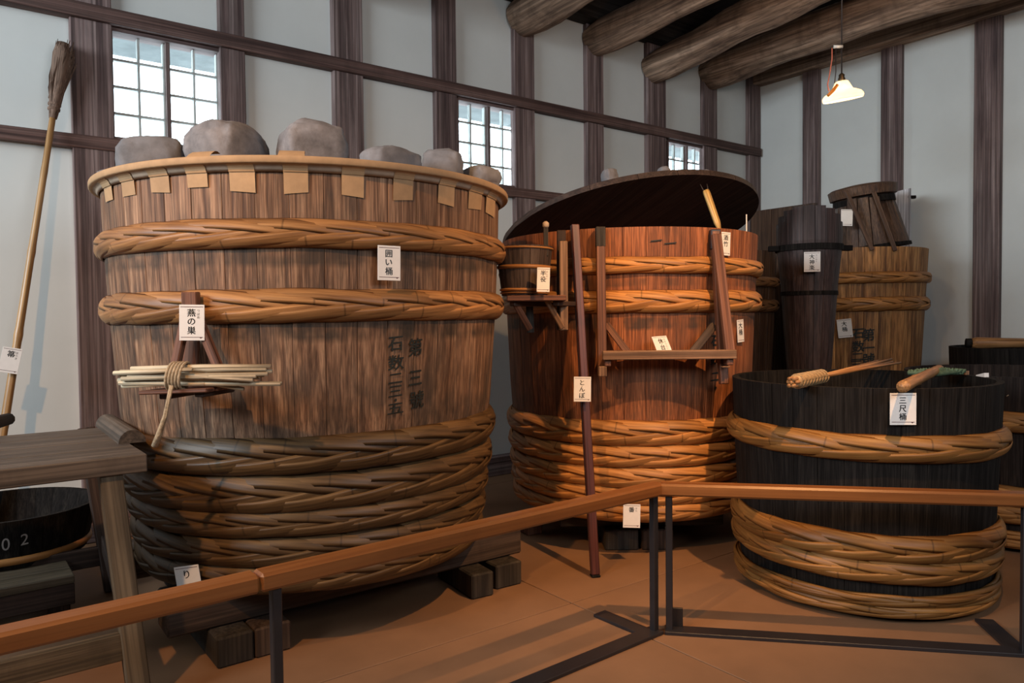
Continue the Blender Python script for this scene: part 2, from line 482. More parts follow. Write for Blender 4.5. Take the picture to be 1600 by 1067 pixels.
def tube_mesh(name, pts, rad, mat, n=10, smooth=True, cap=True, jitter=0.0):
    """swept round tube in world coordinates; rad is a number or a list"""
    pts = [Vector(p) for p in pts]
    verts, faces, uvs = [], [], []
    prevx = None
    acc = 0.0
    for i, p in enumerate(pts):
        a = pts[max(i - 1, 0)]; b = pts[min(i + 1, len(pts) - 1)]
        t = (b - a).normalized()
        if prevx is None:
            x = t.cross(UP if abs(t.z) < 0.9 else Vector((1, 0, 0))).normalized()
        else:
            x = (prevx - t * prevx.dot(t)).normalized()
        prevx = x
        y = t.cross(x)
        r = rad[i] if isinstance(rad, (list, tuple)) else rad
        if i: acc += (p - pts[i - 1]).length
        for k in range(n):
            an = 2 * PI * k / n
            rr = r * (1 + (jitter * noise.noise(Vector((math.cos(an) * 1.3, math.sin(an) * 1.3, acc * 1.7))) if jitter else 0))
            verts.append(p + x * (rr * math.cos(an)) + y * (rr * math.sin(an)))
            uvs.append((acc, k / n))
    m = len(pts)
    for i in range(m - 1):
        for k in range(n):
            faces.append((i * n + k, i * n + (k + 1) % n, (i + 1) * n + (k + 1) % n, (i + 1) * n + k))
    if cap:
        faces.append(tuple(range(n - 1, -1, -1)))
        faces.append(tuple((m - 1) * n + k for k in range(n)))
    return mesh_from(name, verts, faces, mat, smooth, uvs)


def tube(name, pts, rad, mat, parent=None, n=10, smooth=True, jitter=0.0):
    """tube stored with its long axis along local Z so that grain follows it"""
    pts = [Vector(p) for p in pts]
    z = (pts[-1] - pts[0])
    if z.length < 1e-5:
        z = UP.copy()
    z.normalize()
    y = UP - z * UP.dot(z)
    if y.length < 1e-3:
        y = Vector((0, 1, 0)) - z * z.y
    y.normalize()
    M = axes(y.cross(z), y, z, pts[0])
    Mi = M.inverted()
    me = tube_mesh(name, [Mi @ p for p in pts], rad, mat, n, smooth, True, jitter)
    return link(name, me, parent=parent, matrix=M)


def disc_mesh(name, R, h, mat, n=64):
    verts, faces = [], []
    for z, r in ((0, R - 0.004), (0.004, R), (h - 0.004, R), (h, R - 0.004)):
        for k in range(n):
            verts.append((r * math.cos(2 * PI * k / n), r * math.sin(2 * PI * k / n), z))
    for j in range(3):
        for k in range(n):
            faces.append((j * n + k, j * n + (k + 1) % n, (j + 1) * n + (k + 1) % n, (j + 1) * n + k))
    faces.append(tuple(range(n - 1, -1, -1)))
    faces.append(tuple(3 * n + k for k in range(n)))
    return mesh_from(name, verts, faces, mat)


def lathe(name, prof, mat, n=64, smooth=True, a0=0, a1=2 * PI):
    full = abs(a1 - a0 - 2 * PI) < 1e-6
    verts, faces = [], []
    m = n if full else n + 1
    for r, z in prof:
        for k in range(m):
            a = a0 + (a1 - a0) * k / n
            verts.append((r * math.cos(a), r * math.sin(a), z))
    for j in range(len(prof) - 1):
        for k in range(n):
            faces.append((j * m + k, j * m + (k + 1) % m, (j + 1) * m + (k + 1) % m, (j + 1) * m + k))
    return mesh_from(name, verts, faces, mat, smooth)


# ------------------------------------------------------------------ writing
def text_mesh(body, size, bold=0.0):
    """flat glyphs as verts and faces, centred"""
    cu = bpy.data.curves.new('glyph', 'FONT')
    cu.body = body
    cu.size = size
    cu.align_x = 'CENTER'
    cu.resolution_u = 3
    cu.offset = bold
    ob = bpy.data.objects.new('glyph', cu)
    COL.objects.link(ob)
    dg = bpy.context.evaluated_depsgraph_get()
    me = ob.evaluated_get(dg).to_mesh()
    vs = [v.co.copy() for v in me.vertices]
    fs = [tuple(p.vertices) for p in me.polygons]
    ob.evaluated_get(dg).to_mesh_clear()
    bpy.data.objects.remove(ob, do_unlink=True)
    bpy.data.curves.remove(cu)
    if vs:
        x0, x1 = min(v.x for v in vs), max(v.x for v in vs)
        y0, y1 = min(v.y for v in vs), max(v.y for v in vs)
        c = Vector(((x0 + x1) / 2, (y0 + y1) / 2, 0))
        vs = [v - c for v in vs]
    return vs, fs


GLY = {}


def glyph(ch, size, bold=0.0):
    k = (ch, round(size, 4), round(bold, 4))
    if k not in GLY:
        GLY[k] = text_mesh(ch, size, bold)
    return GLY[k]


def card(label, p, right, up, w, h, text, ruby='', tsize=None, plainlines=True):
    """a small white display card; p is its centre, right and up its edges"""
    right = right.normalized()
    up = (up - right * up.dot(right)).normalized()
    nrm = right.cross(up)
    M = axes(right, up, nrm, p)
    t = thing('label_card', label, 'label card', p)
    WM[t] = M; t.matrix_basis = M
    bw = box_mesh(w, h, 0.003, 'paper_white', 0.0006)
    s = link('card_sheet', bw, parent=t, matrix=M)
    zf = 0.0019
    v, f = [], []

    def quad(x0, x1, y0, y1):
        b = len(v)
        v.extend([(x0, y0, zf), (x1, y0, zf), (x1, y1, zf), (x0, y1, zf)]); f.append((b, b + 1, b + 2, b + 3))
    quad(-w * 0.45, w * 0.45, h * 0.43, h * 0.446)
    quad(-w * 0.44, w * 0.44, -h * 0.416, -h * 0.40)
    link('card_line', mesh_from('card_line', v[:4], [(0, 1, 2, 3)], 'ink_line'), parent=t, matrix=M)
    v2 = [(-w * 0.44, -h * 0.416, zf), (w * 0.30, -h * 0.416, zf), (w * 0.35, -h * 0.45, zf), (w * 0.40, -h * 0.416, zf), (w * 0.44, -h * 0.416, zf), (w * 0.44, -h * 0.40, zf), (-w * 0.44, -h * 0.40, zf)]
    link('card_line', mesh_from('card_line', v2, [(0, 1, 3, 4, 5, 6), (1, 2, 3)], 'ink_line'), parent=t, matrix=M)
    if text:
        ts = tsize or w * 0.35
        v, f = [], []
        y = h * 0.395 - ts * 0.52
        for ch in text:
            gv, gf = glyph(ch, ts, 0)
            for ox, oz in ((0, 0), (ts * 0.022, 0.00003), (-ts * 0.022, 0.00006)):
                b = len(v)
                v.extend([(q.x - w * 0.02 + ox, q.y + y + ox * 0.6, zf + oz) for q in gv]); f.extend([tuple(i + b for i in q) for q in gf])
            y -= ts * 1.06
        y = h * 0.40 - ts * 0.3
        for ch in ruby:
            gv, gf = glyph(ch, ts * 0.36, 0)
            b = len(v)
            v.extend([(q.x + w * 0.26, q.y + y, zf) for q in gv]); f.extend([tuple(i + b for i in q) for q in gf])
            y -= ts * 0.40
        if v:
            link('lettering', mesh_from('lettering', v, f, 'ink'), parent=t, matrix=M)
    return t


def card_px(label, px, py, pos, normal, wpx, hpx, text, ruby='', roll=0.0, tilt=0.0, tsize=None):
    """card of a size given by what it covers at its distance"""
    n = normal.normalized()
    right = UP.cross(n).normalized()
    up = n.cross(right)
    rm = Matrix.Rotation(R_(roll), 3, n)
    right, up = rm @ right, rm @ up
    tm = Matrix.Rotation(R_(tilt), 3, right)
    up = tm @ up
    return card(label, pos, right, up, wpx, hpx, text, ruby, tsize)


# ================================================================== the room
# ---- floor: concrete cast in bays
floor = struct('floor')
fb = []
for (s, n) in ((ROOM_A0 - 0.2, -0.2), (CORNER_S + 0.2, -0.2), (CORNER_S + 0.2, ROOM_N1 + 0.2), (ROOM_A0 - 0.2, ROOM_N1 + 0.2)):
    fb.append(wp(s, n, -0.012))
fbm = [Vector((v.x, v.y, -0.12)) for v in fb]
me = mesh_from('floor_bed', fb + fbm, [(3, 2, 1, 0), (4, 5, 6, 7), (0, 1, 5, 4), (1, 2, 6, 5), (2, 3, 7, 6), (3, 0, 4, 7)], 'joint_dark')
link('floor_bed', me, parent=floor)
X0 = onz(893, 942)
js = (X0 - W0).dot(dA); jn = (X0 - W0).dot(nA)
SL = 2.4
gs = [js + k * SL for k in range(-4, 5)]
gn = [jn + k * SL for k in range(-3, 4)]
slab = box_mesh(SL - 0.007, SL - 0.007, 0.05, 'concrete', 0.002)
gs0 = [max(ROOM_A0 - 0.1, g) for g in gs]
for g in gs:
    for q in gn:
        s0, s1 = max(g, ROOM_A0 - 0.1), min(g + SL, CORNER_S + 0.1)
        n0, n1 = max(q, -0.1), min(q + SL, ROOM_N1 + 0.1)
        if s1 - s0 < 0.05 or n1 - n0 < 0.05:
            continue
        me = slab if (s1 - s0 > SL - 0.001 and n1 - n0 > SL - 0.001) else box_mesh(s1 - s0 - 0.007, n1 - n0 - 0.007, 0.05, 'concrete', 0.002)
        link('concrete_slab', me, parent=floor, matrix=axes(dA, UP.cross(dA), UP, wp((s0 + s1) / 2, (n0 + n1) / 2, -0.025)))

# ---- left wall: plaster between posts and rails, three windows
wall_left = struct('wall_left', W0)
WZT = 4.27
POSTS = [(-1.78, 0.2), (-0.78, 0.2), (0.223, 0.236), (1.10, 0.174), (1.98, 0.246), (2.87, 0.212), (3.715, 0.232), (4.60, 0.225), (5.49, 0.285), (6.38, 0.236), (7.21, 0.22)]
WINS = [(0.34, 1.03), (3.00, 3.69), (5.695, 6.372)]
WZ0, WZ1 = 2.60, 3.30


def wall_box(name, s0, s1, n0, n1, z0, z1, mat, parent, bev=0.0, vertical=True):
    c = wp((s0 + s1) / 2, (n0 + n1) / 2, (z0 + z1) / 2)
    if vertical:
        return link(name, box_mesh(s1 - s0, n1 - n0, z1 - z0, mat, bev), parent=parent, matrix=axes(dA, UP.cross(dA), UP, c))
    # grain runs along the wall
    return link(name, box_mesh(n1 - n0, z1 - z0, s1 - s0, mat, bev), parent=parent, matrix=axes(UP.cross(dA), UP, dA, c))


# plaster panels, with gaps for the windows
xs = [-5.1]
for a, b in WINS:
    xs += [a - 0.01, b + 0.01]
xs.append(CORNER_S + 0.12)
for i in range(0, len(xs), 2):
    wall_box('plaster_panel', xs[i], xs[i + 1], -0.12, 0.0, 0, ROOMH, 'plaster', wall_left)
for a, b in WINS:
    wall_box('plaster_panel', a - 0.01, b + 0.01, -0.12, 0.0, 0, WZ0 - 0.01, 'plaster', wall_left)
    wall_box('plaster_panel', a - 0.01, b + 0.01, -0.12, 0.0, WZ1 + 0.01, ROOMH, 'plaster', wall_left)
for s, w in POSTS:
    wall_box('post', s - w / 2, s + w / 2, -0.02, 0.055, 0.16, 4.27, 'post_wood', wall_left, 0.006)
s_prev = -5.0
wall_box('upper_rail', -5.0, 7.30, 0.0, 0.085, 3.315, 3.412, 'rail_wood', wall_left, 0.006, False)
wall_box('lower_rail', -5.0, CORNER_S - 1.5, 0.0, 0.07, 2.505, 2.588, 'rail_wood', wall_left, 0.006, False)
wall_box('sill_beam', -5.0, CORNER_S, 0.0, 0.10, 0.0, 0.17, 'post_wood', wall_left, 0.006, False)
wall_box('wall_plate', -5.0, CORNER_S, 0.0, 0.20, 4.27, 4.74, 'ceiling_wood', wall_left, 0.01, False)
# eaves outside the windows
eave = struct('trim_1', wp(3, -0.5, 3.4))
for i in range(14):
    wall_box('eave_plank', -5.0 + i * 0.9, -5.0 + i * 0.9 + 0.89, -0.62, -0.15, 3.34, 3.37, 'eave_board', eave)
for k, (a, b) in enumerate(WINS):
    win = struct('window_%d' % (k + 1), wp((a + b) / 2, -0.05, (WZ0 + WZ1) / 2))
    nf0, nf1 = -0.07, -0.03
    fr = 0.022
    wall_box('window_frame', a, b, -0.1, 0.03, WZ1 - 0.012, WZ1 + 0.012, 'post_wood', win, 0.002, False)
    wall_box('window_frame', a, b, -0.1, 0.04, WZ0 - 0.014, WZ0 + 0.008, 'post_wood', win, 0.002, False)
    wall_box('window_frame', a - 0.012, a + 0.008, -0.1, 0.03, WZ0, WZ1, 'post_wood', win, 0.002)
    wall_box('window_frame', b - 0.008, b + 0.012, -0.1, 0.03, WZ0, WZ1, 'post_wood', win, 0.002)
    mid = (a + b) / 2
    wall_box('mullion', mid - 0.013, mid + 0.013, -0.05, 0.005, WZ0, WZ1, 'post_wood', win, 0.002)
    a0, b0 = a + 0.008, b - 0.008
    for hs0, hs1 in ((a0, mid - 0.013), (mid + 0.013, b0)):
        wd = hs1 - hs0
        wall_box('glazing_bar', hs0 + wd / 2 - 0.0075, hs0 + wd / 2 + 0.0075, nf0, nf1, WZ0, WZ1, 'sash_wood', win, 0.002)
        wall_box('glazing_bar', hs1 - 0.014, hs1, nf0, nf1, WZ0, WZ1, 'sash_wood', win, 0.002)
        for r in range(1, 4):
            zz = WZ0 + (WZ1 - WZ0) * r / 4
            wall_box('glazing_bar', hs0, hs1, nf0, nf1, zz - 0.0085, zz + 0.0085, 'sash_wood', win, 0.002, False)
        for cx in (0, 1):
            for r in range(4):
                z0 = WZ0 + (WZ1 - WZ0) * r / 4; z1 = WZ0 + (WZ1 - WZ0) * (r + 1) / 4
                wall_box('pane', hs0 + wd * cx / 2, hs0 + wd * (cx + 1) / 2, -0.052, -0.048, z0, z1, 'glass', win)

# ---- back wall (runs to the right from the corner)
wall_back = struct('wall_back', CORNER)


def back_box(name, n0, n1, d0, d1, z0, z1, mat, parent, bev=0.0, vertical=True):
    c = W0 + dA * (CORNER_S - (d0 + d1) / 2) + nA * ((n0 + n1) / 2) + UP * ((z0 + z1) / 2)
    if vertical:
        return link(name, box_mesh(n1 - n0, d1 - d0, z1 - z0, mat, bev), parent=parent, matrix=axes(nA, dA, UP, c))
    return link(name, box_mesh(d1 - d0, z1 - z0, n1 - n0, mat, bev), parent=parent, matrix=axes(dA, UP, nA, c) @ Matrix.Diagonal((-1, 1, 1, 1)) if False else axes(UP.cross(nA), UP, nA, c))


back_box('plaster_panel', -0.12, ROOM_N1 + 0.1, -0.12, 0.0, 0, ROOMH, 'plaster', wall_back)
for n0, n1 in ((0.635, 0.831), (1.529, 1.74), (2.416, 2.644), (3.30, 3.5), (4.2, 4.4), (5.1, 5.3), (6.0, 6.2), (6.9, 7.1)):
    back_box('post', n0, n1, -0.02, 0.06, 0.16, 4.16, 'post_wood', wall_back, 0.006)
back_box('sill_beam', 0.1, ROOM_N1, 0.0, 0.10, 0, 0.17, 'post_wood', wall_back, 0.006, False)
back_box('wall_plate', 0.0, ROOM_N1, 0.0, 0.16, 4.155, 4.74, 'log_wood', wall_back, 0.01, False)

# ---- the walls behind the camera (closed boards; area lamps inside stand in for daylight)
wall_right = struct('wall_right', wp(1, ROOM_N1, 0))
wall_box('board_panel', ROOM_A0 - 0.1, CORNER_S + 0.1, ROOM_N1, ROOM_N1 + 0.12, 0, ROOMH, 'ceiling_wood', wall_right)
wall_front = struct('wall_front', wp(ROOM_A0, 4, 0))
wall_box('board_panel', ROOM_A0 - 0.12, ROOM_A0, -0.1, ROOM_N1 + 0.1, 0, ROOMH, 'ceiling_wood', wall_front)

# ---- ceiling boards and round log beams
ceiling = struct('ceiling', wp(2, 4, ROOMH))
pw = 0.30
k = 0
s = ROOM_A0 - 0.1
while s < CORNER_S + 0.1:
    c = wp(s + pw / 2, ROOM_N1 / 2, ROOMH + 0.02 + 0.004 * (k % 2))
    link('ceiling_plank', box_mesh(pw - 0.004, 0.04, ROOM_N1 + 0.3, 'ceiling_wood', 0.0), parent=ceiling, matrix=axes(dA, UP, nA, c) if False else axes(UP.cross(nA), UP, nA, c))
    s += pw; k += 1


def log_beam(s, profile, rad):
    """profile: (distance from wall, bottom height)"""
    ts = [p[0] for p in profile]
    pts, rr = [], []
    for i in range(40):
        t = ts[0] + (ts[-1] - ts[0]) * i / 39
        for j in range(len(profile) - 1):
            if profile[j][0] <= t <= profile[j + 1][0] + 1e-6:
                q = (t - profile[j][0]) / (profile[j + 1][0] - profile[j][0])
                q = q * q * (3 - 2 * q)
                zb = profile[j][1] * (1 - q) + profile[j + 1][1] * q
                break
        r = rad * (1 + 0.05 * noise.noise(Vector((s * 3, t * 1.3, 0))))
        if t < 0.12:
            r *= 0.90
        pts.append(wp(s + 0.05 * noise.noise(Vector((s, t * 0.6, 4))), t, zb + r)); rr.append(r)
    return tube('log_beam', pts, rr, 'log_wood', ceiling, n=20, jitter=0.14)


log_beam(0.22, [(0.02, 3.95), (2, 4.0), (5, 4.1), (7.9, 4.0)], 0.18)
log_beam(1.98, [(0.02, 3.92), (2, 4.0), (5, 4.1), (7.9, 4.0)], 0.18)
log_beam(3.72, [(0.02, 3.97), (1.0, 4.0), (3, 4.12), (7.9, 4.05)], 0.18)
log_beam(4.60, [(0.02, 3.98), (0.6, 3.99), (1.6, 4.05), (4, 4.15), (7.9, 4.1)], 0.165)
log_beam(5.49, [(0.02, 3.86), (0.6, 3.92), (1.4, 4.02), (2.2, 4.10), (4, 4.18), (7.9, 4.1)], 0.165)
log_beam(6.38, [(0.02, 3.96), (0.8, 4.0), (2.2, 4.04), (3.1, 3.96), (5, 3.9), (7.9, 3.9)], 0.19)

# ================================================================== barrels
def strand_mesh(R, hh, bulge, cyc, ph, w, t, zt=0.0, zd=0.0, seg=40):
    """one split-bamboo strip of a plaited hoop, centred on the barrel axis; UV u along it"""
    n = cyc * seg
    verts, uvs, faces = [], [], []
    prof = ((-0.5, 0.0), (-0.28, 0.75), (0.0, 1.0), (0.28, 0.75), (0.5, 0.0), (0.0, -0.5))
    sd = random.random() * 40

    def pos(a):
        th = cyc * a + ph + 0.12 * noise.noise(Vector((a * 2, sd, 0)))
        z = hh * math.cos(th)
        r = R + bulge * math.sin(2 * th) + 0.004 * noise.noise(Vector((a * 5, sd, 3)))
        r += 0.011 * math.sin(th) ** 2 - 0.004
        zz = z + zt * math.cos(a - zd) + 0.006 * noise.noise(Vector((a * 3, sd, 9)))
        return Vector((r * math.cos(a), r * math.sin(a), zz)), th
    for i in range(n):
        a = 2 * PI * i / n
        p, th = pos(a)
        q, _ = pos(a + 0.004)
        tg = (q - p).normalized()
        er = Vector((math.cos(a), math.sin(a), 0))
        nr = (er + UP * (0.75 * math.cos(th))).normalized()
        nr = (nr - tg * nr.dot(tg)).normalized()
        sd_ = tg.cross(nr)
        for (u, v) in prof:
            verts.append(p + sd_ * (u * w) + nr * (v * t))
            uvs.append((a * R, u * w * 6))
    m = len(prof)
    for i in range(n):
        j = (i + 1) % n
        for k in range(m):
            faces.append((i * m + k, i * m + (k + 1) % m, j * m + (k + 1) % m, j * m + k))
    return verts, faces, uvs


def hoop(parent, c, z, R, hh, mat, nst=7, cyc=4, bulge=0.0075, tilt=0.0, tdir=0.0, wf=1.0, seg=42, name='bamboo_hoop'):
    """plaited bamboo hoop: a core ring and its strips"""
    M = Matrix.Translation((c[0], c[1], z))
    if tilt:
        ax = Vector((-math.sin(tdir), math.cos(tdir), 0))
        M = M @ Matrix.Rotation(-tilt, 4, ax)
    core = link(name, lathe(name, [(R - 0.004, -hh * 0.8), (R + 0.012, -hh * 0.75), (R + 0.016, 0), (R + 0.012, hh * 0.75), (R - 0.004, hh * 0.8)], mat, n=72), parent=parent, matrix=M)
    w = hh * 1.12 * wf
    for k in range(nst):
        v, f, u = strand_mesh(R + 0.022, hh * 0.86, bulge, cyc, 2 * PI * k / nst, w, 0.0075, seg=seg)
        link('bamboo_strip', mesh_from('bamboo_strip', v, f, mat, True, u), parent=core, matrix=M)
    return core


def stave_mesh(prof, half, thick, mat, gap=0.0007):
    """one stave: prof = [(z, outer radius)], spans +-half in angle around +X"""
    verts, faces = [], []
    pa = (-1.0, -0.965, 0.0, 0.965, 1.0)
    m = 7
    for z, R in prof:
        for i, q in enumerate(pa):
            r = R - (0.0018 if i in (0, 4) else 0.0)
            a = q * (half - gap / R)
            verts.append((r * math.cos(a), r * math.sin(a), z))
        a = half - gap / R
        verts.append(((R - thick) * math.cos(a), (R - thick) * math.sin(a), z))
        verts.append(((R - thick) * math.cos(-a), (R - thick) * math.sin(-a), z))
    n = len(prof)
    for j in range(n - 1):
        for k in range(m):
            faces.append((j * m + k, j * m + (k + 1) % m, (j + 1) * m + (k + 1) % m, (j + 1) * m + k))
    faces.append(tuple(range(m - 1, -1, -1)))
    faces.append(tuple((n - 1) * m + k for k in range(m)))
    return mesh_from('stave', verts, faces, mat)


def staves(root, c, prof, n, thick, mat, phase=0.0, vary=0.0014, tops=None, M0=None):
    """n staves around an axis at c; those share a mesh unless tops gives each its own height"""
    half = PI / n
    base = M0 or Matrix.Translation((c[0], c[1], 0))
    sh = None if tops else stave_mesh(prof, half, thick, mat)
    out = []
    for k in range(n):
        a = phase + 2 * PI * k / n
        me = sh
        if tops:
            zt = tops(a)
            pr = [(z, r) for z, r in prof if z < zt - 0.02]
            z0, r0 = prof[0]; z1, r1 = prof[-1]
            pr.append((zt, interp(prof, zt)))
            me = stave_mesh(pr, half, thick, mat)
        sc = 1 + random.uniform(-vary, vary)
        out.append(link('stave', me, parent=root, matrix=base @ Matrix.Rotation(a, 4, 'Z') @ Matrix.Diagonal((sc, sc, 1, 1))))
    return out


def interp(prof, z):
    for (z0, r0), (z1, r1) in zip(prof, prof[1:]):
        if z0 <= z <= z1:
            return r0 + (r1 - r0) * (z - z0) / (z1 - z0)
    return prof[-1][1] if z > prof[-1][0] else prof[0][1]


def hit(px, py, c, prof, extra=0.0):
    """the point of a barrel's outside that the photograph shows at px, py -> (point, angle)"""
    R = prof[-1][1]
    for _ in range(6):
        p = oncyl(px, py, c, R + extra)
        R = interp(prof, p.z)
    p = oncyl(px, py, c, R + extra)
    return p, math.atan2(p.y - c[1], p.x - c[0])


def painted(root, c, prof, glyphs, mat='brush_ink', name='brush_character', size=0.085, bold=0.015, lift=0.0065):
    """brush writing on a barrel: glyphs = [(char, px, py, scale)]"""
    for ch, px, py, scl in glyphs:
        verts, faces = [], []
        p, a = hit(px, py, c, prof)
        gv, gf = glyph(ch, size, 0.0)
        k = size * bold
        for n_, (ox, oy) in enumerate(((0, 0), (k, k * 0.5), (-k, -k * 0.5), (k * 0.6, -k), (-k * 0.6, k)) if bold > 0 else ((0, 0),)):
            b = len(verts)
            for q in gv:
                x = q.x * scl[0] + ox
                y = q.y * scl[1] + q.x * 0.08 + oy
                z = p.z + y
                R = interp(prof, z) + lift + n_ * 0.0001
                aa = a + x / R
                verts.append((c[0] + R * math.cos(aa), c[1] + R * math.sin(aa), z))
            faces.extend([tuple(i + b for i in f) for f in gf])
        link(name, mesh_from(name, verts, faces, mat), parent=root)


def pol(ang_deg, D):
    return (D * math.sin(R_(ang_deg)), D * math.cos(R_(ang_deg)))


def head_board(root, c, R, z, mat, name='barrel_head'):
    return link(name, disc_mesh(name, R, 0.03, mat), parent=root, matrix=Matrix.Translation((c[0], c[1], z)))


# ---------------- barrel one: the great storage vat
C1 = pol(-14.8, 4.01)
PR1 = [(0.29, 0.815), (0.6, 0.853), (1.0, 0.908), (1.45, 0.94), (1.8, 0.957), (2.006, 0.963)]
vat1 = thing('wooden_vat', 'largest brown wooden vat with plaited hoops and stones on its lid', 'vat', (C1[0], C1[1], 0.285), 'big staved vats')
staves(vat1, C1, PR1, 46, 0.055, 'stave_brown', phase=0.03)
head_board(vat1, C1, 0.79, 0.36, 'stave_brown', 'bottom_board')
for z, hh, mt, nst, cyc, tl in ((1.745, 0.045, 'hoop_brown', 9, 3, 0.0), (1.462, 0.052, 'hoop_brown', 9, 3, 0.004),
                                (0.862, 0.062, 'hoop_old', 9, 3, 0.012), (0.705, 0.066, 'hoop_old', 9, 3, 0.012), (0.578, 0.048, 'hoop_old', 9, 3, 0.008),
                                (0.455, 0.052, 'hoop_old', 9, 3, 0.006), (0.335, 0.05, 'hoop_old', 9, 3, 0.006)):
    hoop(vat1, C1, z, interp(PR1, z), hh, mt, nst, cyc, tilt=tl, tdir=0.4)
painted(vat1, C1, PR1, [('第', 648, 542, (1, 1.1)), ('三', 648, 590, (1, 1.1)), ('號', 650, 624, (1.05, 1.1)),
                        ('石', 617, 537, (1, 0.95)), ('数', 618, 566, (1.05, 0.9)), ('二', 617, 591, (0.95, 0.8)), ('三', 617, 611, (0.95, 0.8)),
                        ('・', 617, 625, (0.7, 0.7)), ('五', 617, 638, (1.1, 0.75))], size=0.074)

# its lid, sealed with paper strips
lid1 = thing('vat_lid', 'round tan lid sealing the largest vat with folded paper strips', 'lid', (C1[0], C1[1], 1.99))
LIDR = 1.005
for k in range(7):                 # boards of the lid
    a0 = -LIDR + 2 * LIDR * k / 7; a1 = -LIDR + 2 * LIDR * (k + 1) / 7 - 0.002
    top, n = [], 14
    for i in range(n + 1):
        x = a0 + (a1 - a0) * i / n
        top.append((x, math.sqrt(max(LIDR ** 2 - x * x, 0))))
    poly = top + [(x, -y) for x, y in reversed(top)]
    poly2 = []
    for q in poly:
        if not poly2 or (abs(q[0] - poly2[-1][0]) + abs(q[1] - poly2[-1][1])) > 1e-5:
            poly2.append(q)
    if abs(poly2[0][0] - poly2[-1][0]) + abs(poly2[0][1] - poly2[-1][1]) < 1e-5:
        poly2.pop()
    m = len(poly2)
    v = [(x, y, 0) for x, y in poly2] + [(x, y, 0.024) for x, y in poly2]
    f = [tuple(range(m - 1, -1, -1)), tuple(m + i for i in range(m))] + [(i, (i + 1) % m, m + (i + 1) % m, m + i) for i in range(m)]
    link('lid_board', mesh_from('lid_board', v, f, 'stand_tan'), parent=lid1, matrix=Matrix.Translation((C1[0], C1[1], 2.0085)) @ Matrix.Rotation(YAW, 4, 'Z'))
link('paper_rim', lathe('paper_rim', [(LIDR - 0.06, 2.036), (LIDR + 0.004, 2.036), (LIDR + 0.006, 2.032), (LIDR + 0.006, 2.012), (LIDR + 0.002, 2.0075), (LIDR - 0.03, 2.007)], 'paper_tan', n=96),
     parent=lid1, matrix=Matrix.Translation((C1[0], C1[1], 0)))
ZSEAL = hit(470, 267, C1, PR1)[0].z
link('paper_seal', lathe('paper_seal', [(LIDR - 0.012, 2.0068), (LIDR - 0.022, 2.002), (0.978, 1.994), (0.971, 1.98), (0.9675, ZSEAL)], 'seal_grey', n=96),
     parent=lid1, matrix=Matrix.Translation((C1[0], C1[1], 0)))
for i, (px, wpx, pyb) in enumerate(((172, 13, 314), (203, 21, 306), (252, 30, 301), (310, 32, 293), (380, 40, 300), (463, 38, 302), (551, 34, 307), (629, 30, 313), (696, 24, 320), (741, 19, 327), (765, 12, 336), (780, 6, 335))):
    p, a = hit(px, pyb, C1, PR1)
    p2, a2 = hit(px + wpx / 2.0, pyb, C1, PR1)
    ha = abs(a2 - a)
    zb_ = p.z
    v, f = [], []
    prof = [(LIDR - 0.008, 2.0066), (LIDR - 0.018, 2.001), (0.981, 1.994), (0.975, 1.98), (0.9715, ZSEAL), (interp(PR1, zb_) + 0.0045, zb_)]
    for r, z in prof:
        for j in range(5):
            aa = a - ha + 2 * ha * j / 4
            v.append((r * math.cos(aa), r * math.sin(aa), z + (0.006 * (j - 2) * (1 if i % 2 else -1) * 0.35 if z < 1.92 else 0)))
    for r in range(len(prof) - 1):
        for j in range(4):
            f.append((r * 5 + j, (r + 1) * 5 + j, (r + 1) * 5 + j + 1, r * 5 + j + 1))
    link('paper_tab', mesh_from('paper_tab', v, f, 'paper_tan'), parent=lid1, matrix=Matrix.Translation((C1[0], C1[1], 0)))
for px, s in ((308, .05), (455, .05)):      # tabs that came loose and curl up on the rim
    p, a = hit(px, 262, C1, [(0, LIDR), (3, LIDR)])
    v, f = [], []
    for i in range(5):
        t = i / 4
        r = LIDR - 0.005 - 0.08 * t; z = 2.038 + 0.030 * math.sin(t * 2.2)
        for j in range(3):
            aa = a + (j - 1) * 0.05
            v.append((r * math.cos(aa), r * math.sin(aa), z))
    for i in range(4):
        for j in range(2):
            f.append((i * 3 + j, i * 3 + j + 1, (i + 1) * 3 + j + 1, (i + 1) * 3 + j))
    link('loose_paper_tab', mesh_from('loose_paper_tab', v, f, 'paper_tan', True), parent=lid1, matrix=Matrix.Translation((C1[0], C1[1], 0)))


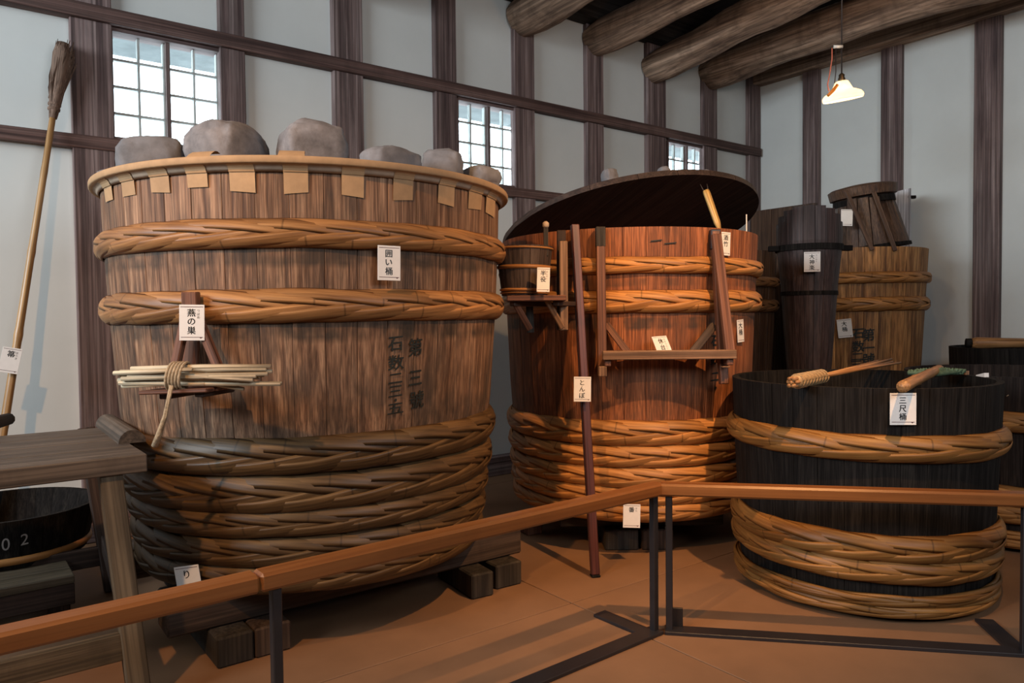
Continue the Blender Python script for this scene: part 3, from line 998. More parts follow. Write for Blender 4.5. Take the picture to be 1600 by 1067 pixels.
# stones on the lid
def stone(label, px, pytop, depth, wpx, zbase, hz, dy, mat, seed, flat=0.0):
    c = atY(px, pytop, depth)
    w = wpx / FPX * depth
    bm = bmesh.new()
    bmesh.ops.create_icosphere(bm, subdivisions=4, radius=1.0)
    for v in bm.verts:
        q = v.co.copy()
        # squared-off boulder
        e = 0.62
        q = Vector([math.copysign(abs(t) ** e, t) for t in q])
        q.normalize()
        sq = max(abs(q.x), abs(q.y), abs(q.z))
        q = q * (0.62 + 0.40 / (sq + 0.12) * 0.9)
        nz = noise.noise(v.co * 1.1 + Vector((seed * 7.3, seed, 0))) * 0.15 + noise.noise(v.co * 3.2 + Vector((0, seed * 3, 1))) * 0.07 + noise.noise(v.co * 9 + Vector((0, seed * 3, 1))) * 0.018
        q = q * (1 + nz)
        v.co = Vector((q.x * w / 2, q.y * dy / 2, q.z * hz / 2))
    zmin = min(v.co.z for v in bm.verts)
    for v in bm.verts:               # flattened underside
        t = (v.co.z - zmin) / hz
        if t < 0.16:
            v.co.z = zmin + hz * 0.10 + (v.co.z - zmin) * 0.35
    zmin = min(v.co.z for v in bm.verts)
    me = bpy.data.meshes.new('stone')
    bm.to_mesh(me); bm.free()
    for p in me.polygons: p.use_smooth = True
    me.materials.append(MATS[mat])
    o = link('stone', me, matrix=Matrix.Translation((c.x, c.y, zbase - zmin)) @ Matrix.Rotation(seed * 0.11, 4, 'Z'))
    return tag(o, label, 'stone', 'weight stones on the lids')


ZL = 2.0375
stone('rounded grey stone on the vat lid before the left window', 238, 210, 3.45, 108, ZL, 0.25, 0.30, 'stone_grey', 3)
stone('large blocky brown stone second from left on the vat lid', 357, 190, 3.35, 124, ZL, 0.30, 0.32, 'stone', 11)
stone('large domed stone with a chipped shoulder on the vat lid', 487, 190, 3.40, 112, ZL, 0.30, 0.30, 'stone', 5)
stone('long flat grey stone on the vat lid right of the domed one', 608, 233, 3.35, 104, ZL, 0.155, 0.22, 'stone_grey', 8)
stone('squat grey stone on the vat lid beside the middle window', 690, 225, 3.62, 70, ZL, 0.215, 0.22, 'stone_grey', 14)
stone('small dark stone rightmost on the vat lid', 752, 262, 3.70, 62, ZL, 0.13, 0.18, 'stone_grey', 21)
stone('small brown stone leftmost on the vat lid edge', 178, 243, 3.75, 46, ZL, 0.15, 0.16, 'stone', 25)

# ---------------- barrel two: vat with propped lid
C2 = pol(8.84, 5.08)
PR2 = [(0.235, 0.742), (0.6, 0.768), (1.0, 0.795), (1.5, 0.816), (1.907, 0.834)]
vat2 = thing('wooden_vat', 'orange brown vat in the middle with its lid propped open', 'vat', (C2[0], C2[1], 0.23), 'big staved vats')
staves(vat2, C2, PR2, 40, 0.05, 'stave_orange', phase=0.05)
head_board(vat2, C2, 0.70, 0.30, 'stave_orange', 'bottom_board')
for z, hh, nst in ((1.698, 0.038, 7), (1.495, 0.052, 7), (0.742, 0.060, 7), (0.607, 0.052, 7), (0.485, 0.05, 7), (0.376, 0.044, 7), (0.275, 0.042, 7)):
    hoop(vat2, C2, z, interp(PR2, z), hh, 'hoop_orange', nst, 3, tilt=0.006, tdir=2.0)
painted(vat2, C2, PR2, [('石', 1117, 532, (1, 1)), ('数', 1116, 560, (1, 1)), ('二', 1117, 588, (1, 0.9)), ('・', 1117, 606, (1, 1))], size=0.075)
# carpenter's mark burnt into the staves
painted(vat2, C2, PR2, [('一', 1025, 376, (0.8, 0.6)), ('一', 1047, 380, (0.9, 0.5))], size=0.085, name='carpenters_mark')

# its lid, lifted at the front
lid_n = Vector((math.sin(0.285) * math.cos(2.028), math.sin(0.285) * math.sin(2.028), math.cos(0.285)))
lu = lid_n.cross(UP).normalized()
LC2 = Vector((C2[0] + 0.089, C2[1] + 0.517, 2.026))
LM2 = axes(lu, lid_n.cross(lu), lid_n, LC2)
lid2 = thing('vat_lid', 'dark round lid propped open above the middle vat', 'lid', LC2)
for k in range(8):
    Rr = 0.935
    a0 = -Rr + 2 * Rr * k / 8; a1 = -Rr + 2 * Rr * (k + 1) / 8 - 0.003
    top = [(a0 + (a1 - a0) * i / 12, math.sqrt(max(Rr ** 2 - (a0 + (a1 - a0) * i / 12) ** 2, 0))) for i in range(13)]
    poly = []
    for q in top + [(x, -y) for x, y in reversed(top)]:
        if not poly or (abs(q[0] - poly[-1][0]) + abs(q[1] - poly[-1][1])) > 1e-4:
            poly.append(q)
    if abs(poly[0][0] - poly[-1][0]) + abs(poly[0][1] - poly[-1][1]) < 1e-4: poly.pop()
    m = len(poly)
    # boards run along local Z of the mesh so the grain follows them
    v = [(x, 0, y) for x, y in poly] + [(x, 0.036, y) for x, y in poly]
    f = [tuple(range(m)), tuple(2 * m - 1 - i for i in range(m))] + [(i, m + i, m + (i + 1) % m, (i + 1) % m) for i in range(m)]
    link('lid_board', mesh_from('lid_board', v, f, 'dark_board'), parent=lid2, matrix=LM2 @ Matrix(((1, 0, 0, 0), (0, 0, -1, 0), (0, 1, 0, 0), (0, 0, 0, 1))))
for y0 in (-0.42, 0.42):
    link('lid_batten', box_mesh(1.3, 0.07, 0.03, 'dark_board', 0.004), parent=lid2, matrix=LM2 @ Matrix.Translation((0, y0, 0.052)))


def lid2_stone(label, px, py, wpx, seed):
    base = onplane(px, py, LC2 + lid_n * 0.037, lid_n)
    d = 0.0
    o = stone(label, px, py, base.y, wpx, 0, wpx / FPX * base.y * 0.62, wpx / FPX * base.y, 'stone_grey', seed)
    zmin = min(v.co.z for v in o.data.vertices)
    M = axes(lu, lid_n.cross(lu), lid_n, base) @ Matrix.Translation((0, 0, -zmin - 0.003))
    o.matrix_basis = M; WM[o] = M


P_top = LC2 + lid_n * 0.037


def lid_edge_pt(px, inset):
    """point on the lid's upper face near its raised front edge below column px"""
    best = None
    for i in range(720):
        a = 2 * PI * i / 720
        p = P_top + lu * (0.935 - inset) * math.cos(a) + lid_n.cross(lu) * (0.935 - inset) * math.sin(a)
        r = p - EYE
        # project
        c, s = math.cos(PITCH), math.sin(PITCH)
        fw = r.y * c - r.z * s; up = r.y * s + r.z * c
        u, v = FPX * r.x / fw, -FPX * up / fw
        c, s = math.cos(ROLL), math.sin(ROLL)
        X, Y = 800 + u * c + v * s, 533.5 - u * s + v * c
        if abs(X - px) < 3 and (best is None or r.y < best[0]):
            best = (r.y, p)
    return best[1]


def lid2_stone(label, px, size, seed, inset):
    base = lid_edge_pt(px, inset)
    o = stone(label, px, 300, 5, 10, 0, 0.05, 0.05, 'stone_grey', seed)
    k = size / (o.dimensions.x if o.dimensions.x > 0 else 0.043)
    zmin = min(v.co.z for v in o.data.vertices)
    ms = max(max(abs(v.co.x), abs(v.co.y)) for v in o.data.vertices)
    for v in o.data.vertices:
        v.co = Vector((v.co.x, v.co.y, v.co.z - zmin)) * (size / 2 / ms)
    M = axes(lu, lid_n.cross(lu), lid_n, base - lid_n * 0.002)
    o.matrix_basis = M; WM[o] = M


lid2_stone('small grey stone lying on the left slope of the propped lid', 952, 0.11, 31, 0.06)
lid2_stone('small pale stone on the propped lid under the far window', 1040, 0.09, 33, 0.12)
lid2_stone('small stone on the propped lid near its top right', 1105, 0.08, 35, 0.12)

# bamboo prop with a split tip
rimp, ra = hit(1131, 361, C2, PR2)
pb = Vector((rimp.x, rimp.y, 1.9)) + Vector((C2[0] - rimp.x, C2[1] - rimp.y, 0)).normalized() * 0.03
pt = atY(1103, 298, pb.y + 0.08)
prop = thing('bamboo_tool', 'yellow bamboo rod with a split tip leaning on the middle vat rim', 'rod', pb)
ax = (pt - pb).normalized()
tube('rod', [pb - ax * 0.02, pb + ax * 0.05, pt - ax * 0.02, pt], [0.006, 0.019, 0.021, 0.019], 'bamboo_yellow', prop, n=12)
sdv = Vector((1, 0, 0))
for sg in (-1, 1):
    tube('prong', [pt - ax * 0.01 + sdv * sg * 0.012, pt + ax * 0.045 + sdv * sg * 0.02], [0.003, 0.002], 'wire_black', prop, n=6)
ndv = Vector((rimp.x - C2[0], rimp.y - C2[1], 0)).normalized()
# thin white rod at the right of the rim
rp_, ra_ = hit(1174, 372, C2, PR2)
rq = Vector((rp_.x, rp_.y, 1.9))
wr = tube('thin_rod', [rq + Vector((0, 0, -0.25)) + Vector((-0.02, 0.03, 0)), rq + Vector((-0.02, 0.03, 0.12))], 0.004, 'porcelain', n=8)
tag(wr, 'thin white rod upright inside the right rim of the middle vat', 'rod')

# ---------------- blocks and sleepers under the vats
def block(label, p, w, t, h, mat, ang=YAW, z0=0.0, name='support_block', group='timber blocks under the vats'):
    x = Vector((math.sin(ang), math.cos(ang), 0)); y = UP.cross(x)
    # long side x, t along y, grain along x
    o = link(name, box_mesh(t, h, w, mat, 0.008), matrix=axes(UP.cross(x) , UP, x, Vector((p[0], p[1], z0 + h / 2))))
    return tag(o, label, 'block', group)


BH = 0.125
# left pair and right pair under the big vat
lb0 = onz(340, 1047); lb1 = onz(400, 1030); lb2 = onz(456, 1014)


def block_from_front(label, a, b, depth, h, mat, z0=0.0):
    """front bottom edge from a to b, depth backwards from the camera"""
    d = (b - a); d.z = 0
    l = d.length; d.normalize()
    back = Vector((-d.y, d.x, 0))
    if back.y < 0: back = -back
    c = (a + b) / 2 + back * depth / 2
    o = link('support_block', box_mesh(l, depth, h, mat, 0.008), matrix=axes(d, UP.cross(d), UP, Vector((c.x, c.y, z0 + h / 2))))
    return tag(o, label, 'block', 'timber blocks under the vats')


block_from_front('dark timber block under the left front of the largest vat, outer', lb0, lb1 - (lb1 - lb0) * 0.04, 0.42, BH, 'sleeper_wood')
block_from_front('dark timber block under the left front of the largest vat, inner', lb1, lb2, 0.40, BH, 'sleeper_red')
rb0, rb1, rb2 = onz(738, 938), onz(772, 930), onz(816, 914)
block_from_front('mossy timber block under the right of the largest vat, left one', rb0, rb1, 0.40, BH, 'sleeper_wood')
block_from_front('mossy timber block under the right of the largest vat, right one', rb1 + (rb2 - rb1) * 0.08 + Vector((0.0, 0.06, 0)), rb2 + Vector((0.0, 0.02, 0)), 0.38, BH, 'sleeper_wood')
# sleepers (long timbers) carrying the big vat
e0 = onz(262, 1000, BH); e1 = onz(815, 864, BH)
dd = (e1 - e0).normalized(); bk = Vector((-dd.y, dd.x, 0))
for lab, off in (('long reddish sleeper timber under the front of the largest vat', 0.0), ('long sleeper timber under the back of the largest vat', 0.85)):
    a, b = e0 + bk * (0.09 + off) + UP * 0.082, e1 + bk * (0.09 + off) + UP * 0.082
    o = bar('sleeper_timber', a, b, 0.18, 0.16, 'sleeper_red', None, UP, 0.008)
    tag(o, lab, 'timber', 'sleepers under the vats')
for q in (0.2, 0.8):
    c = e0 + (e1 - e0) * q + bk * (0.09 + 0.85)
    block('timber block hidden under the back of the largest vat, %s' % ('left side' if q < 0.5 else 'right side'), (c.x, c.y), 0.3, 0.3, BH, 'sleeper_wood', YAW)
# under the middle vat
mb0, mb1, mb2 = onz(945, 861), onz(1000, 860), onz(1040, 857)
block_from_front('dark timber block under the front of the middle vat, left one', Vector((mb0.x, mb1.y, 0)), mb1 - (mb1 - mb0) * 0.04, 0.34, BH, 'sleeper_wood')
block_from_front('timber block under the front of the middle vat, behind the barrier posts', mb1 + Vector((0.012, 0.0, 0)), Vector((mb2.x + 0.04, mb1.y, 0)), 0.34, BH, 'sleeper_red')
f0 = onz(826, 832, 0.02); f1 = Vector((1.45, 4.72, 0))
for lab, c0 in (('short sleeper timber across the front blocks of the middle vat', Vector((C2[0], C2[1] - 0.42, 0))), ('short sleeper timber under the back of the middle vat', Vector((C2[0], C2[1] + 0.42, 0)))):
    o = bar('sleeper_timber', c0 + Vector((-0.5, 0, BH + 0.05)), c0 + Vector((0.5, 0, BH + 0.05)), 0.16, 0.10, 'sleeper_wood', None, UP, 0.008)
    tag(o, lab, 'timber', 'sleepers under the vats')
for dx, w in ((-0.42, 'left'), (0.42, 'right')):
    block('timber block hidden under the back of the middle vat, %s side' % w, (C2[0] + dx, C2[1] + 0.42), 0.22, 0.22, BH, 'sleeper_wood', R_(90))
bp0 = onz(830, 836); bp1 = onz(850, 826)
block_from_front('small reddish block on the floor between the two big vats', onz(826, 838), onz(848, 834), 0.14, 0.10, 'stand_red')

# ---------------- barrel three: vat in the corner behind
C3 = pol(24.75, 7.9)
PR3 = [(0.12, 0.50), (1.0, 0.56), (2.0, 0.612)]
vat3 = thing('wooden_vat', 'golden brown vat at the back right with dark tubs stacked on it', 'vat', (C3[0], C3[1], 0.12), 'big staved vats')
staves(vat3, C3, PR3, 30, 0.045, 'stave_golden', phase=0.1)
head_board(vat3, C3, 0.49, 0.2, 'stave_golden', 'bottom_board')
for z, hh in ((1.735, 0.04), (1.50, 0.05), (0.6, 0.05), (0.48, 0.05), (0.36, 0.05)):
    hoop(vat3, C3, z, interp(PR3, z), hh, 'hoop_orange', 6, 3, tilt=0.01, tdir=0.5, seg=26)
painted(vat3, C3, PR3, [('第', 1357, 523, (1, 1.15)), ('一', 1357, 543, (1, 1)), ('號', 1357, 562, (1, 1.2)), ('石', 1341, 521, (1, 0.95)), ('数', 1341, 541, (1, 1)), ('二', 1340, 557, (1, 0.8)), ('三', 1338, 569, (1, 0.8))], size=0.105)
for dx, dy, w in ((-0.33, -0.25, 'left front'), (0.33, -0.25, 'right front'), (-0.33, 0.28, 'left back'), (0.33, 0.28, 'right back')):
    block('timber block under the back right vat, %s' % w, (C3[0] + dx, C3[1] + dy), 0.2, 0.2, 0.12, 'sleeper_wood', R_(90))

# ---------------- barrel four: dark vat between
C4 = (2.17, 7.60)
PR4 = [(0.12, 0.42), (1.0, 0.46), (2.03, 0.50)]
vat4 = thing('wooden_vat', 'dark narrow vat half hidden between the middle and back right vats', 'vat', (C4[0], C4[1], 0.12), 'big staved vats')
staves(vat4, C4, PR4, 26, 0.045, 'stave_umber')
head_board(vat4, C4, 0.43, 0.2, 'stave_dark', 'bottom_board')
for z, hh in ((1.73, 0.04), (1.5, 0.05), (0.6, 0.05), (0.48, 0.05)):
    hoop(vat4, C4, z, interp(PR4, z), hh, 'hoop_dark', 6, 3, seg=26)
for dx, dy, w in ((-0.28, -0.25, 'left front'), (0.28, -0.25, 'right front'), (-0.28, 0.25, 'left back'), (0.28, 0.25, 'right back')):
    block('timber block under the dark narrow vat, %s' % w, (C4[0] + dx, C4[1] + dy), 0.18, 0.18, 0.12, 'sleeper_wood', R_(90))

# dark boarded panel standing in the corner
pn = thing('plank_panel', 'tall dark plank panel standing in the corner behind the vats', 'panel', wp(CORNER_S - 0.35, 0.45, 0))
pa, pbn = 0.12, 0.95
nb = 6
zt = onplane(1235, 322, W0 + dA * (CORNER_S - 0.30), dA).z
for k in range(nb):
    n0 = pa + (pbn - pa) * k / nb; n1 = pa + (pbn - pa) * (k + 1) / nb - 0.004
    back_box('plank', n0, n1, 0.26 + 0.003 * (k % 2), 0.30 + 0.003 * (k % 2), 0, zt, 'stave_umber', pn, 0.003)
for zz in (0.5, zt - 0.4):
    back_box('batten', pa, pbn, 0.22, 0.26, zz, zz + 0.09, 'stave_umber', pn, 0.003, False)

# ---------------- tall tapered vessel with a raised front lip
DK = atY(1264, 420, 5.6)
CD = (DK.x, DK.y)
ztop = atY(1268, 319, 5.35).z
PRD = [(0.72, 0.135), (1.25, 0.175), (1.62, 0.200), (ztop - 0.25, 0.233), (ztop, 0.228)]
dgk = thing('tapered_vessel', 'tall dark tapered vessel with an arched lip before the back vat', 'vessel', (CD[0], CD[1], 0.72))
front = math.atan2(-CD[1], -CD[0])


def dtop(a):
    q = math.cos(a - front)
    return ztop - 0.14 * (1 - q) ** 1.25 if q >= 0 else ztop - 0.14 - 0.14 * (-q)


staves(dgk, CD, PRD, 18, 0.022, 'stave_plum', phase=front, vary=0.002, tops=dtop)
head_board(dgk, CD, 0.125, 0.76, 'stave_plum', 'bottom_board')
for z, hh, rr in ((atY(1268, 384, 5.37).z, 0.022, 0.012), (atY(1268, 457, 5.38).z, 0.015, 0.006)):
    R = interp(PRD, z)
    link('band', lathe('band', [(R, -hh), (R + rr, -hh), (R + rr, hh), (R, hh)], 'stave_black', n=40, smooth=False), parent=dgk, matrix=Matrix.Translation((CD[0], CD[1], z)))
zb = atY(1268, 384, 5.37).z
for sg in (-1, 1):
    b0 = Vector((CD[0] + sg * 0.235, CD[1] - 0.03, zb)); b1 = b0 + Vector((sg * 0.075, 0.02, 0))
    bar('handle_lug', b0, b1, 0.05, 0.04, 'stave_black', dgk)
# the crate it stands on
cr = thing('wooden_crate', 'low dark wooden crate hidden behind the black tub', 'crate', (CD[0], CD[1], 0))
for sx, sy in ((1, 0), (-1, 0), (0, 1), (0, -1)):
    for k in range(3):
        z0 = 0.02 + k * 0.225
        c = Vector((CD[0] + sx * 0.19, CD[1] + sy * 0.19, z0 + 0.11))
        along = Vector((sy, sx, 0)) if sx == 0 else Vector((0, 1, 0))
        link('crate_board', box_mesh(0.022, 0.21, 0.36, 'dark_board', 0.003), parent=cr, matrix=axes(along.cross(UP) * -1 if False else UP.cross(along), UP, along, c))
link('crate_top', box_mesh(0.42, 0.42, 0.024, 'dark_board', 0.003), parent=cr, matrix=Matrix.Translation((CD[0], CD[1], 0.705)))

# ---------------- tub standing upside down on the back right vat
UD = thing('inverted_tub', 'dark umber tub turned over and leaning on the back right vat', 'tub', (C3[0] + 0.02, C3[1], 2.0))
ubot = atY(1358, 390, 6.95); ubot.z = 2.004
utop = atY(1339, 312, 6.95)
uh = utop.z - ubot.z
UM = axes(Vector((1, 0, 0)), Vector((0, 1, 0)), (utop - ubot) / uh, ubot)
PRU = [(0.0, 0.345), (uh * 0.5, 0.298), (uh, 0.250)]
staves(UD, None, PRU, 18, 0.022, 'stave_umber', M0=UM)
link('rim_band', lathe('rim_band', [(0.34, 0.0), (0.356, 0.0), (0.352, 0.03), (0.336, 0.03)], 'stave_black', n=40, smooth=False), parent=UD, matrix=UM)
link('neck_band', lathe('neck_band', [(0.24, uh - 0.06), (0.268, uh - 0.06), (0.262, uh - 0.005), (0.24, uh - 0.005)], 'stave_black', n=40, smooth=False), parent=UD, matrix=UM)
# bottom board that overhangs with a slight arch
v, f = [], []
n = 32
for ring, (r, z) in enumerate(((0.25, uh), (0.285, uh + 0.008), (0.297, uh + 0.085), (0.27, uh + 0.10), (0.15, uh + 0.117), (0.0, uh + 0.122))):
    for k in range(n):
        v.append((r * math.cos(2 * PI * k / n), r * math.sin(2 * PI * k / n), z))
for j in range(5):
    for k in range(n):
        f.append((j * n + k, j * n + (k + 1) % n, (j + 1) * n + (k + 1) % n, (j + 1) * n + k))
f.append(tuple(range(n - 1, -1, -1)))
link('tub_base', mesh_from('tub_base', v, f, 'stave_umber'), parent=UD, matrix=UM)
for px0, py0, px1, py1 in ((1322, 298, 1363, 391), (1365, 300, 1399, 392)):
    a = atY(px0, py0, 6.95 - 0.31); b = atY(px1, py1, 6.95 - 0.40)
    o = bar('wooden_pole', a, b, 0.035, 0.022, 'stave_umber', None, Vector((0, -1, 0)), 0.004)
    tag(o, 'left slanting pole against the overturned tub' if px0 < 1340 else 'right slanting pole against the overturned tub', 'pole', 'poles on the back vat')
# board leaning behind, its window sheen put into a pale colour
gb = thing('leaning_board', 'pale board with painted-in window sheen standing on edge behind the overturned tub', 'board', (C3[0] + 0.45, C3[1] + 0.3, 2.0))
q0 = atY(1384, 392, 7.45); q1 = atY(1421, 392, 7.25)
zt0 = atY(1384, 305, 7.45).z; zt1 = atY(1421, 294, 7.25).z
e = (q1 - q0); e.z = 0; e.normalize(); nn = Vector((-e.y, e.x, 0)) * 0.024
v = []
for p in (q0 - e * 0.12, q1):
    for o_ in (Vector((0, 0, 0)), nn):
        zt_ = zt0 if p is not q1 else zt1
        v += [(p.x + o_.x, p.y + o_.y, 2.0), (p.x + o_.x, p.y + o_.y, zt_)]
f = [(0, 4, 5, 1), (2, 3, 7, 6), (1, 5, 7, 3), (0, 2, 6, 4), (0, 1, 3, 2), (4, 6, 7, 5)]
link('board', mesh_from('board', v, f, 'sheen_board'), parent=gb)
kb = atY(1427, 308, 7.28)
bar('peg', kb - Vector((0.06, 0, 0)), kb + Vector((0.02, 0, 0)), 0.04, 0.03, 'stave_black', gb)

# ---------------- black three-foot tubs
PRT = [(0.0, 0.600), (0.35, 0.615), (0.8, 0.635), (1.07, 0.645)]


def black_tub(label, c, top=1.07, hoopmat='hoop_yellow', mat='stave_black', sc=1.0, hoops=True, tilt=0.0):
    t = thing('wooden_tub', label, 'tub', (c[0], c[1], 0), 'black three foot tubs')
    pr = [(z * top / 1.07, r * sc) for z, r in PRT]
    pr = [(max(z, 0.02), r) for z, r in pr]
    staves(t, c, pr, 34, 0.032, mat, phase=0.02)
    head_board(t, c, 0.575 * sc, 0.06, 'stave_dark', 'bottom_board')
    if hoops:
        for z, hh, nst, bul in ((0.80, 0.050, 8, .0075), (0.342, 0.052, 8, .0075), (0.236, 0.044, 8, .0075)):
            z *= top / 1.07
            hoop(t, c, z, interp(pr, z), hh, hoopmat, nst, 2, bulge=bul, seg=54, tilt=tilt, tdir=2.6)
        for z in (0.102, 0.054):
            hoop(t, c, z, interp(pr, z), 0.0215, hoopmat, 5, 2, bulge=0.005, wf=1.2, seg=54)
    return t, pr


CT = pol(25.0, 4.35)
tub1, PT = black_tub('black wooden tub with yellow bamboo hoops in the right foreground', CT, tilt=0.012)
CTC = (3.27, 4.83)
tubC, PTC = black_tub('black tub at the right edge, half hidden by the foreground tub', CTC, 1.03, 'hoop_orange', 'stave_dark')
CTA = pol(35.2, 7.35)
tubA, PTA = black_tub('farthest black tub at the right edge, with a wooden roll on it', CTA, 1.13, 'hoop_orange', 'stave_black', 0.96)

# whisk of bamboo splints lying over the tub rim
w0 = onz(1238, 597, 1.098); w1 = onz(1290, 580, 1.103)
w2 = onz(1393, 566, 1.112)
wh = thing('bamboo_whisk', 'bundle of bamboo splints bound with straw across the black tub', 'whisk', w0)
axw = (w2 - w0).normalized(); wl = (w2 - w0).length
rgt = axw.cross(UP).normalized()
wend = w0 + axw * (wl * 0.25)
tube('straw_binding', [w0 + axw * 0.03, w0 + axw * 0.06, wend - axw * 0.02, wend], [0.027, 0.032, 0.030, 0.026], 'wrap_straw', wh, n=14)
for k in range(9):
    z = w0 + axw * (0.05 + (wl * 0.25 - 0.07) * k / 8)
    pts = [z + rgt * 0.0325 * math.cos(t * PI / 8) + UP * 0.0325 * math.sin(t * PI / 8) + axw * 0.012 * (t / 16) for t in range(17)]
    tube('binding_turn', pts, 0.0035, 'wrap_straw', wh, n=5)
for k in range(7):
    a = 2 * PI * k / 6
    r0 = 0.0 if k == 6 else 0.018
    o0 = rgt * r0 * math.cos(a) + UP * r0 * math.sin(a)
    tube('cane_end', [w0 - axw * random.uniform(0, 0.02) + o0, wend + o0 * 0.7], 0.009, 'brush_handle', wh, n=8)
for (fx, fz, l) in ((-0.045, 0.015, 0.93), (0.0, 0.02, 1.0), (0.02, 0.006, 0.97), (-0.02, 0.0, 0.9), (0.05, 0.0, 1.0)):
    tube('splint', [wend - axw * 0.05, w0 + axw * wl * 0.7 * l + rgt * fx * 0.55 + UP * fz * 0.5, w0 + axw * wl * l + rgt * fx + UP * fz], [0.011, 0.009, 0.006], 'brush_handle', wh, n=7)

# scrubbing brush with a bamboo handle
h0 = onz(1411, 604, 1.092); h1 = onz(1468, 576, 1.096)
br = thing('scrub_brush', 'green bristled brush with a bamboo handle lying across the black tub', 'brush', h0)
axh = (h1 - h0).normalized(); hl = (h1 - h0).length
pts, rr = [], []
for i in range(25):
    t = i / 24
    pts.append(h0 + axh * hl * t)
    nod = max(0, 1 - abs(((t * 5.2) % 1.0) - 0.5) * 14)
    rr.append((0.0265 - 0.004 * t) + 0.004 * nod)
tube('handle', pts, rr, 'brush_handle', br, n=14)
hc = onz(1467, 579, 1.10)
for k in range(46):
    t = k / 45
    xx = -0.14 + 0.28 * t
    base = hc + Vector((xx, 0.03, -0.004))
    hgt = 0.02 * (math.sin(PI * min(max(t, 0.04), 0.96)) ** 0.45)
    tip = base + Vector((random.uniform(-.01, .01) + (0.02 if t > 0.8 else 0), random.uniform(-.012, .012), hgt * random.uniform(0.75, 1)))
    tube('bristle_tuft', [base - Vector((0, 0, 0.018)), base + (tip - base) * 0.6, tip], [0.009, 0.008, 0.003], 'green_bristle', br, n=5)
tube('brush_back', [hc + Vector((-0.15, 0.03, -0.012)), hc + Vector((0, 0.025, -0.016)), hc + Vector((0.16, 0.03, -0.008))], [0.009, 0.020, 0.007], 'green_bristle', br, n=8)

# scraps left on the rim of the foreground tub
for nm, lab, px, py, mt, sx_ in (('paper_slip', 'tiny white paper slip on the far right rim of the foreground tub', 1549, 586, 'paper_white', 0.075), ('wood_chip', 'tiny orange wood chip on the far right rim of the foreground tub', 1534, 582, 'stand_tan', 0.06)):
    q = onz(px, py, 1.078)
    dv = Vector((q.x - CT[0], q.y - CT[1], 0)).normalized()
    q = Vector((CT[0] + dv.x * 0.63, CT[1] + dv.y * 0.63, 1.0705))
    tv = UP.cross(dv)
    v = [q - tv * sx_ / 2 - dv * 0.012, q + tv * sx_ / 2 - dv * 0.012, q + tv * sx_ / 2 + dv * 0.012, q - tv * sx_ / 2 + dv * 0.012]
    v += [a + UP * (0.022 if i in (0, 3) else 0.006) for i, a in enumerate(v)]
    o = link(nm, mesh_from(nm, [a - q for a in v], [(3, 2, 1, 0), (4, 5, 6, 7), (0, 1, 5, 4), (1, 2, 6, 5), (2, 3, 7, 6), (3, 0, 4, 7)], mt), matrix=Matrix.Translation(q))
    tag(o, lab, 'scrap')

# roll on the far tub
r0 = atY(1517, 541, 6.0); r1 = atY(1640, 552, 5.85)
zr = 1.13 + 0.036
r0.z = zr; r1.z = zr
rl = thing('wooden_roll', 'brown wooden roll lying on the farthest black tub', 'roll', r0)
axr = (r1 - r0).normalized()
tube('roll', [r0, r0 + axr * 0.04, r0 + axr * 0.25, r1], [0.036, 0.048, 0.040, 0.034], 'brush_handle', rl, n=14)
tube('roll_cap', [r0 - axr * 0.035, r0 + axr * 0.005], [0.037, 0.037], 'stave_black', rl, n=14)
for t in (0.42, 0.5):
    tube('binding', [r0 + axr * t, r0 + axr * (t + 0.012)], [0.041, 0.041], 'twig_pale', rl, n=14)
# thin cord hanging over the right tub
cp = [onz(1566, 592, 1.06) + Vector((0.0, 0.08, 0.0))]
c0 = atY(1562, 594, 4.30); pts = []
for i in range(15):
    t = i / 14
    pts.append(atY(1562 + 21 * math.sin(t * 2.6), 591 + 28 * t, 4.36 - 0.04 * t))
tag(tube('cord', pts, 0.0028, 'rope', n=6), 'thin curved cord hanging at the rim behind the foreground tub', 'cord')

# ================================================================== stands on the vats
# bracket stand (resting shelf) hooked on the middle vat
def on2(px, py, extra):
    return hit(px, py, C2, PR2, extra)[0]


zsh = 1.195
FRY = 4.05
rs = thing('resting_stand', 'reddish wooden shelf stand hooked over the rim of the middle vat', 'stand', on2(1040, 560, 0.05))
# legs: from the rim down
Lt = on2(938, 358, 0.03); Lb = atY(941, 588, Lt.y - 0.05)
bar('leg', Lt, Lb, 0.05, 0.035, 'stand_red', rs, Vector((0, -1, 0)))
Rt = on2(1117, 362, 0.03); Rb = atY(1131, 600, Rt.y - 0.10)
bar('leg', Rt, Rb, 0.045, 0.055, 'stand_red', rs, Vector((0, -1, 0)))
# slanting right board seen in front
bar('side_board', on2(1119, 366, 0.06), atY(1141, 556, FRY + 0.02), 0.055, 0.03, 'stand_red', rs, Vector((0.3, -1, 0)))
# metal hooks at the rim
for p in (Lt, Rt):
    bar('rim_hook', p + Vector((0, 0.0, -0.10)), p + Vector((0, 0, 0.012)), 0.054, 0.05, 'steel_black' if p is Rt else 'sleeper_wood', rs, Vector((0, -1, 0)))
sf0 = atY(941, 560, FRY); sf1 = atY(1150, 560, FRY)
sf0.z = sf1.z = zsh
bar('shelf_front', sf0, sf1, 0.04, 0.05, 'stand_tan', rs, UP)
for k in range(2):
    y = FRY + 0.047 + 0.058 * k
    bar('shelf_board', Vector((sf0.x + 0.03, y, zsh + 0.012)), Vector((sf1.x - 0.03, y, zsh + 0.012)), 0.055, 0.02, 'stand_red', rs, UP)
for p, sgn in ((sf0, 1), (sf1, -1)):
    bar('bearer', p + Vector((0.03 * sgn, 0.0, -0.04)), p + Vector((0.03 * sgn, 0.24, -0.04)), 0.035, 0.04, 'stand_red', rs, UP)
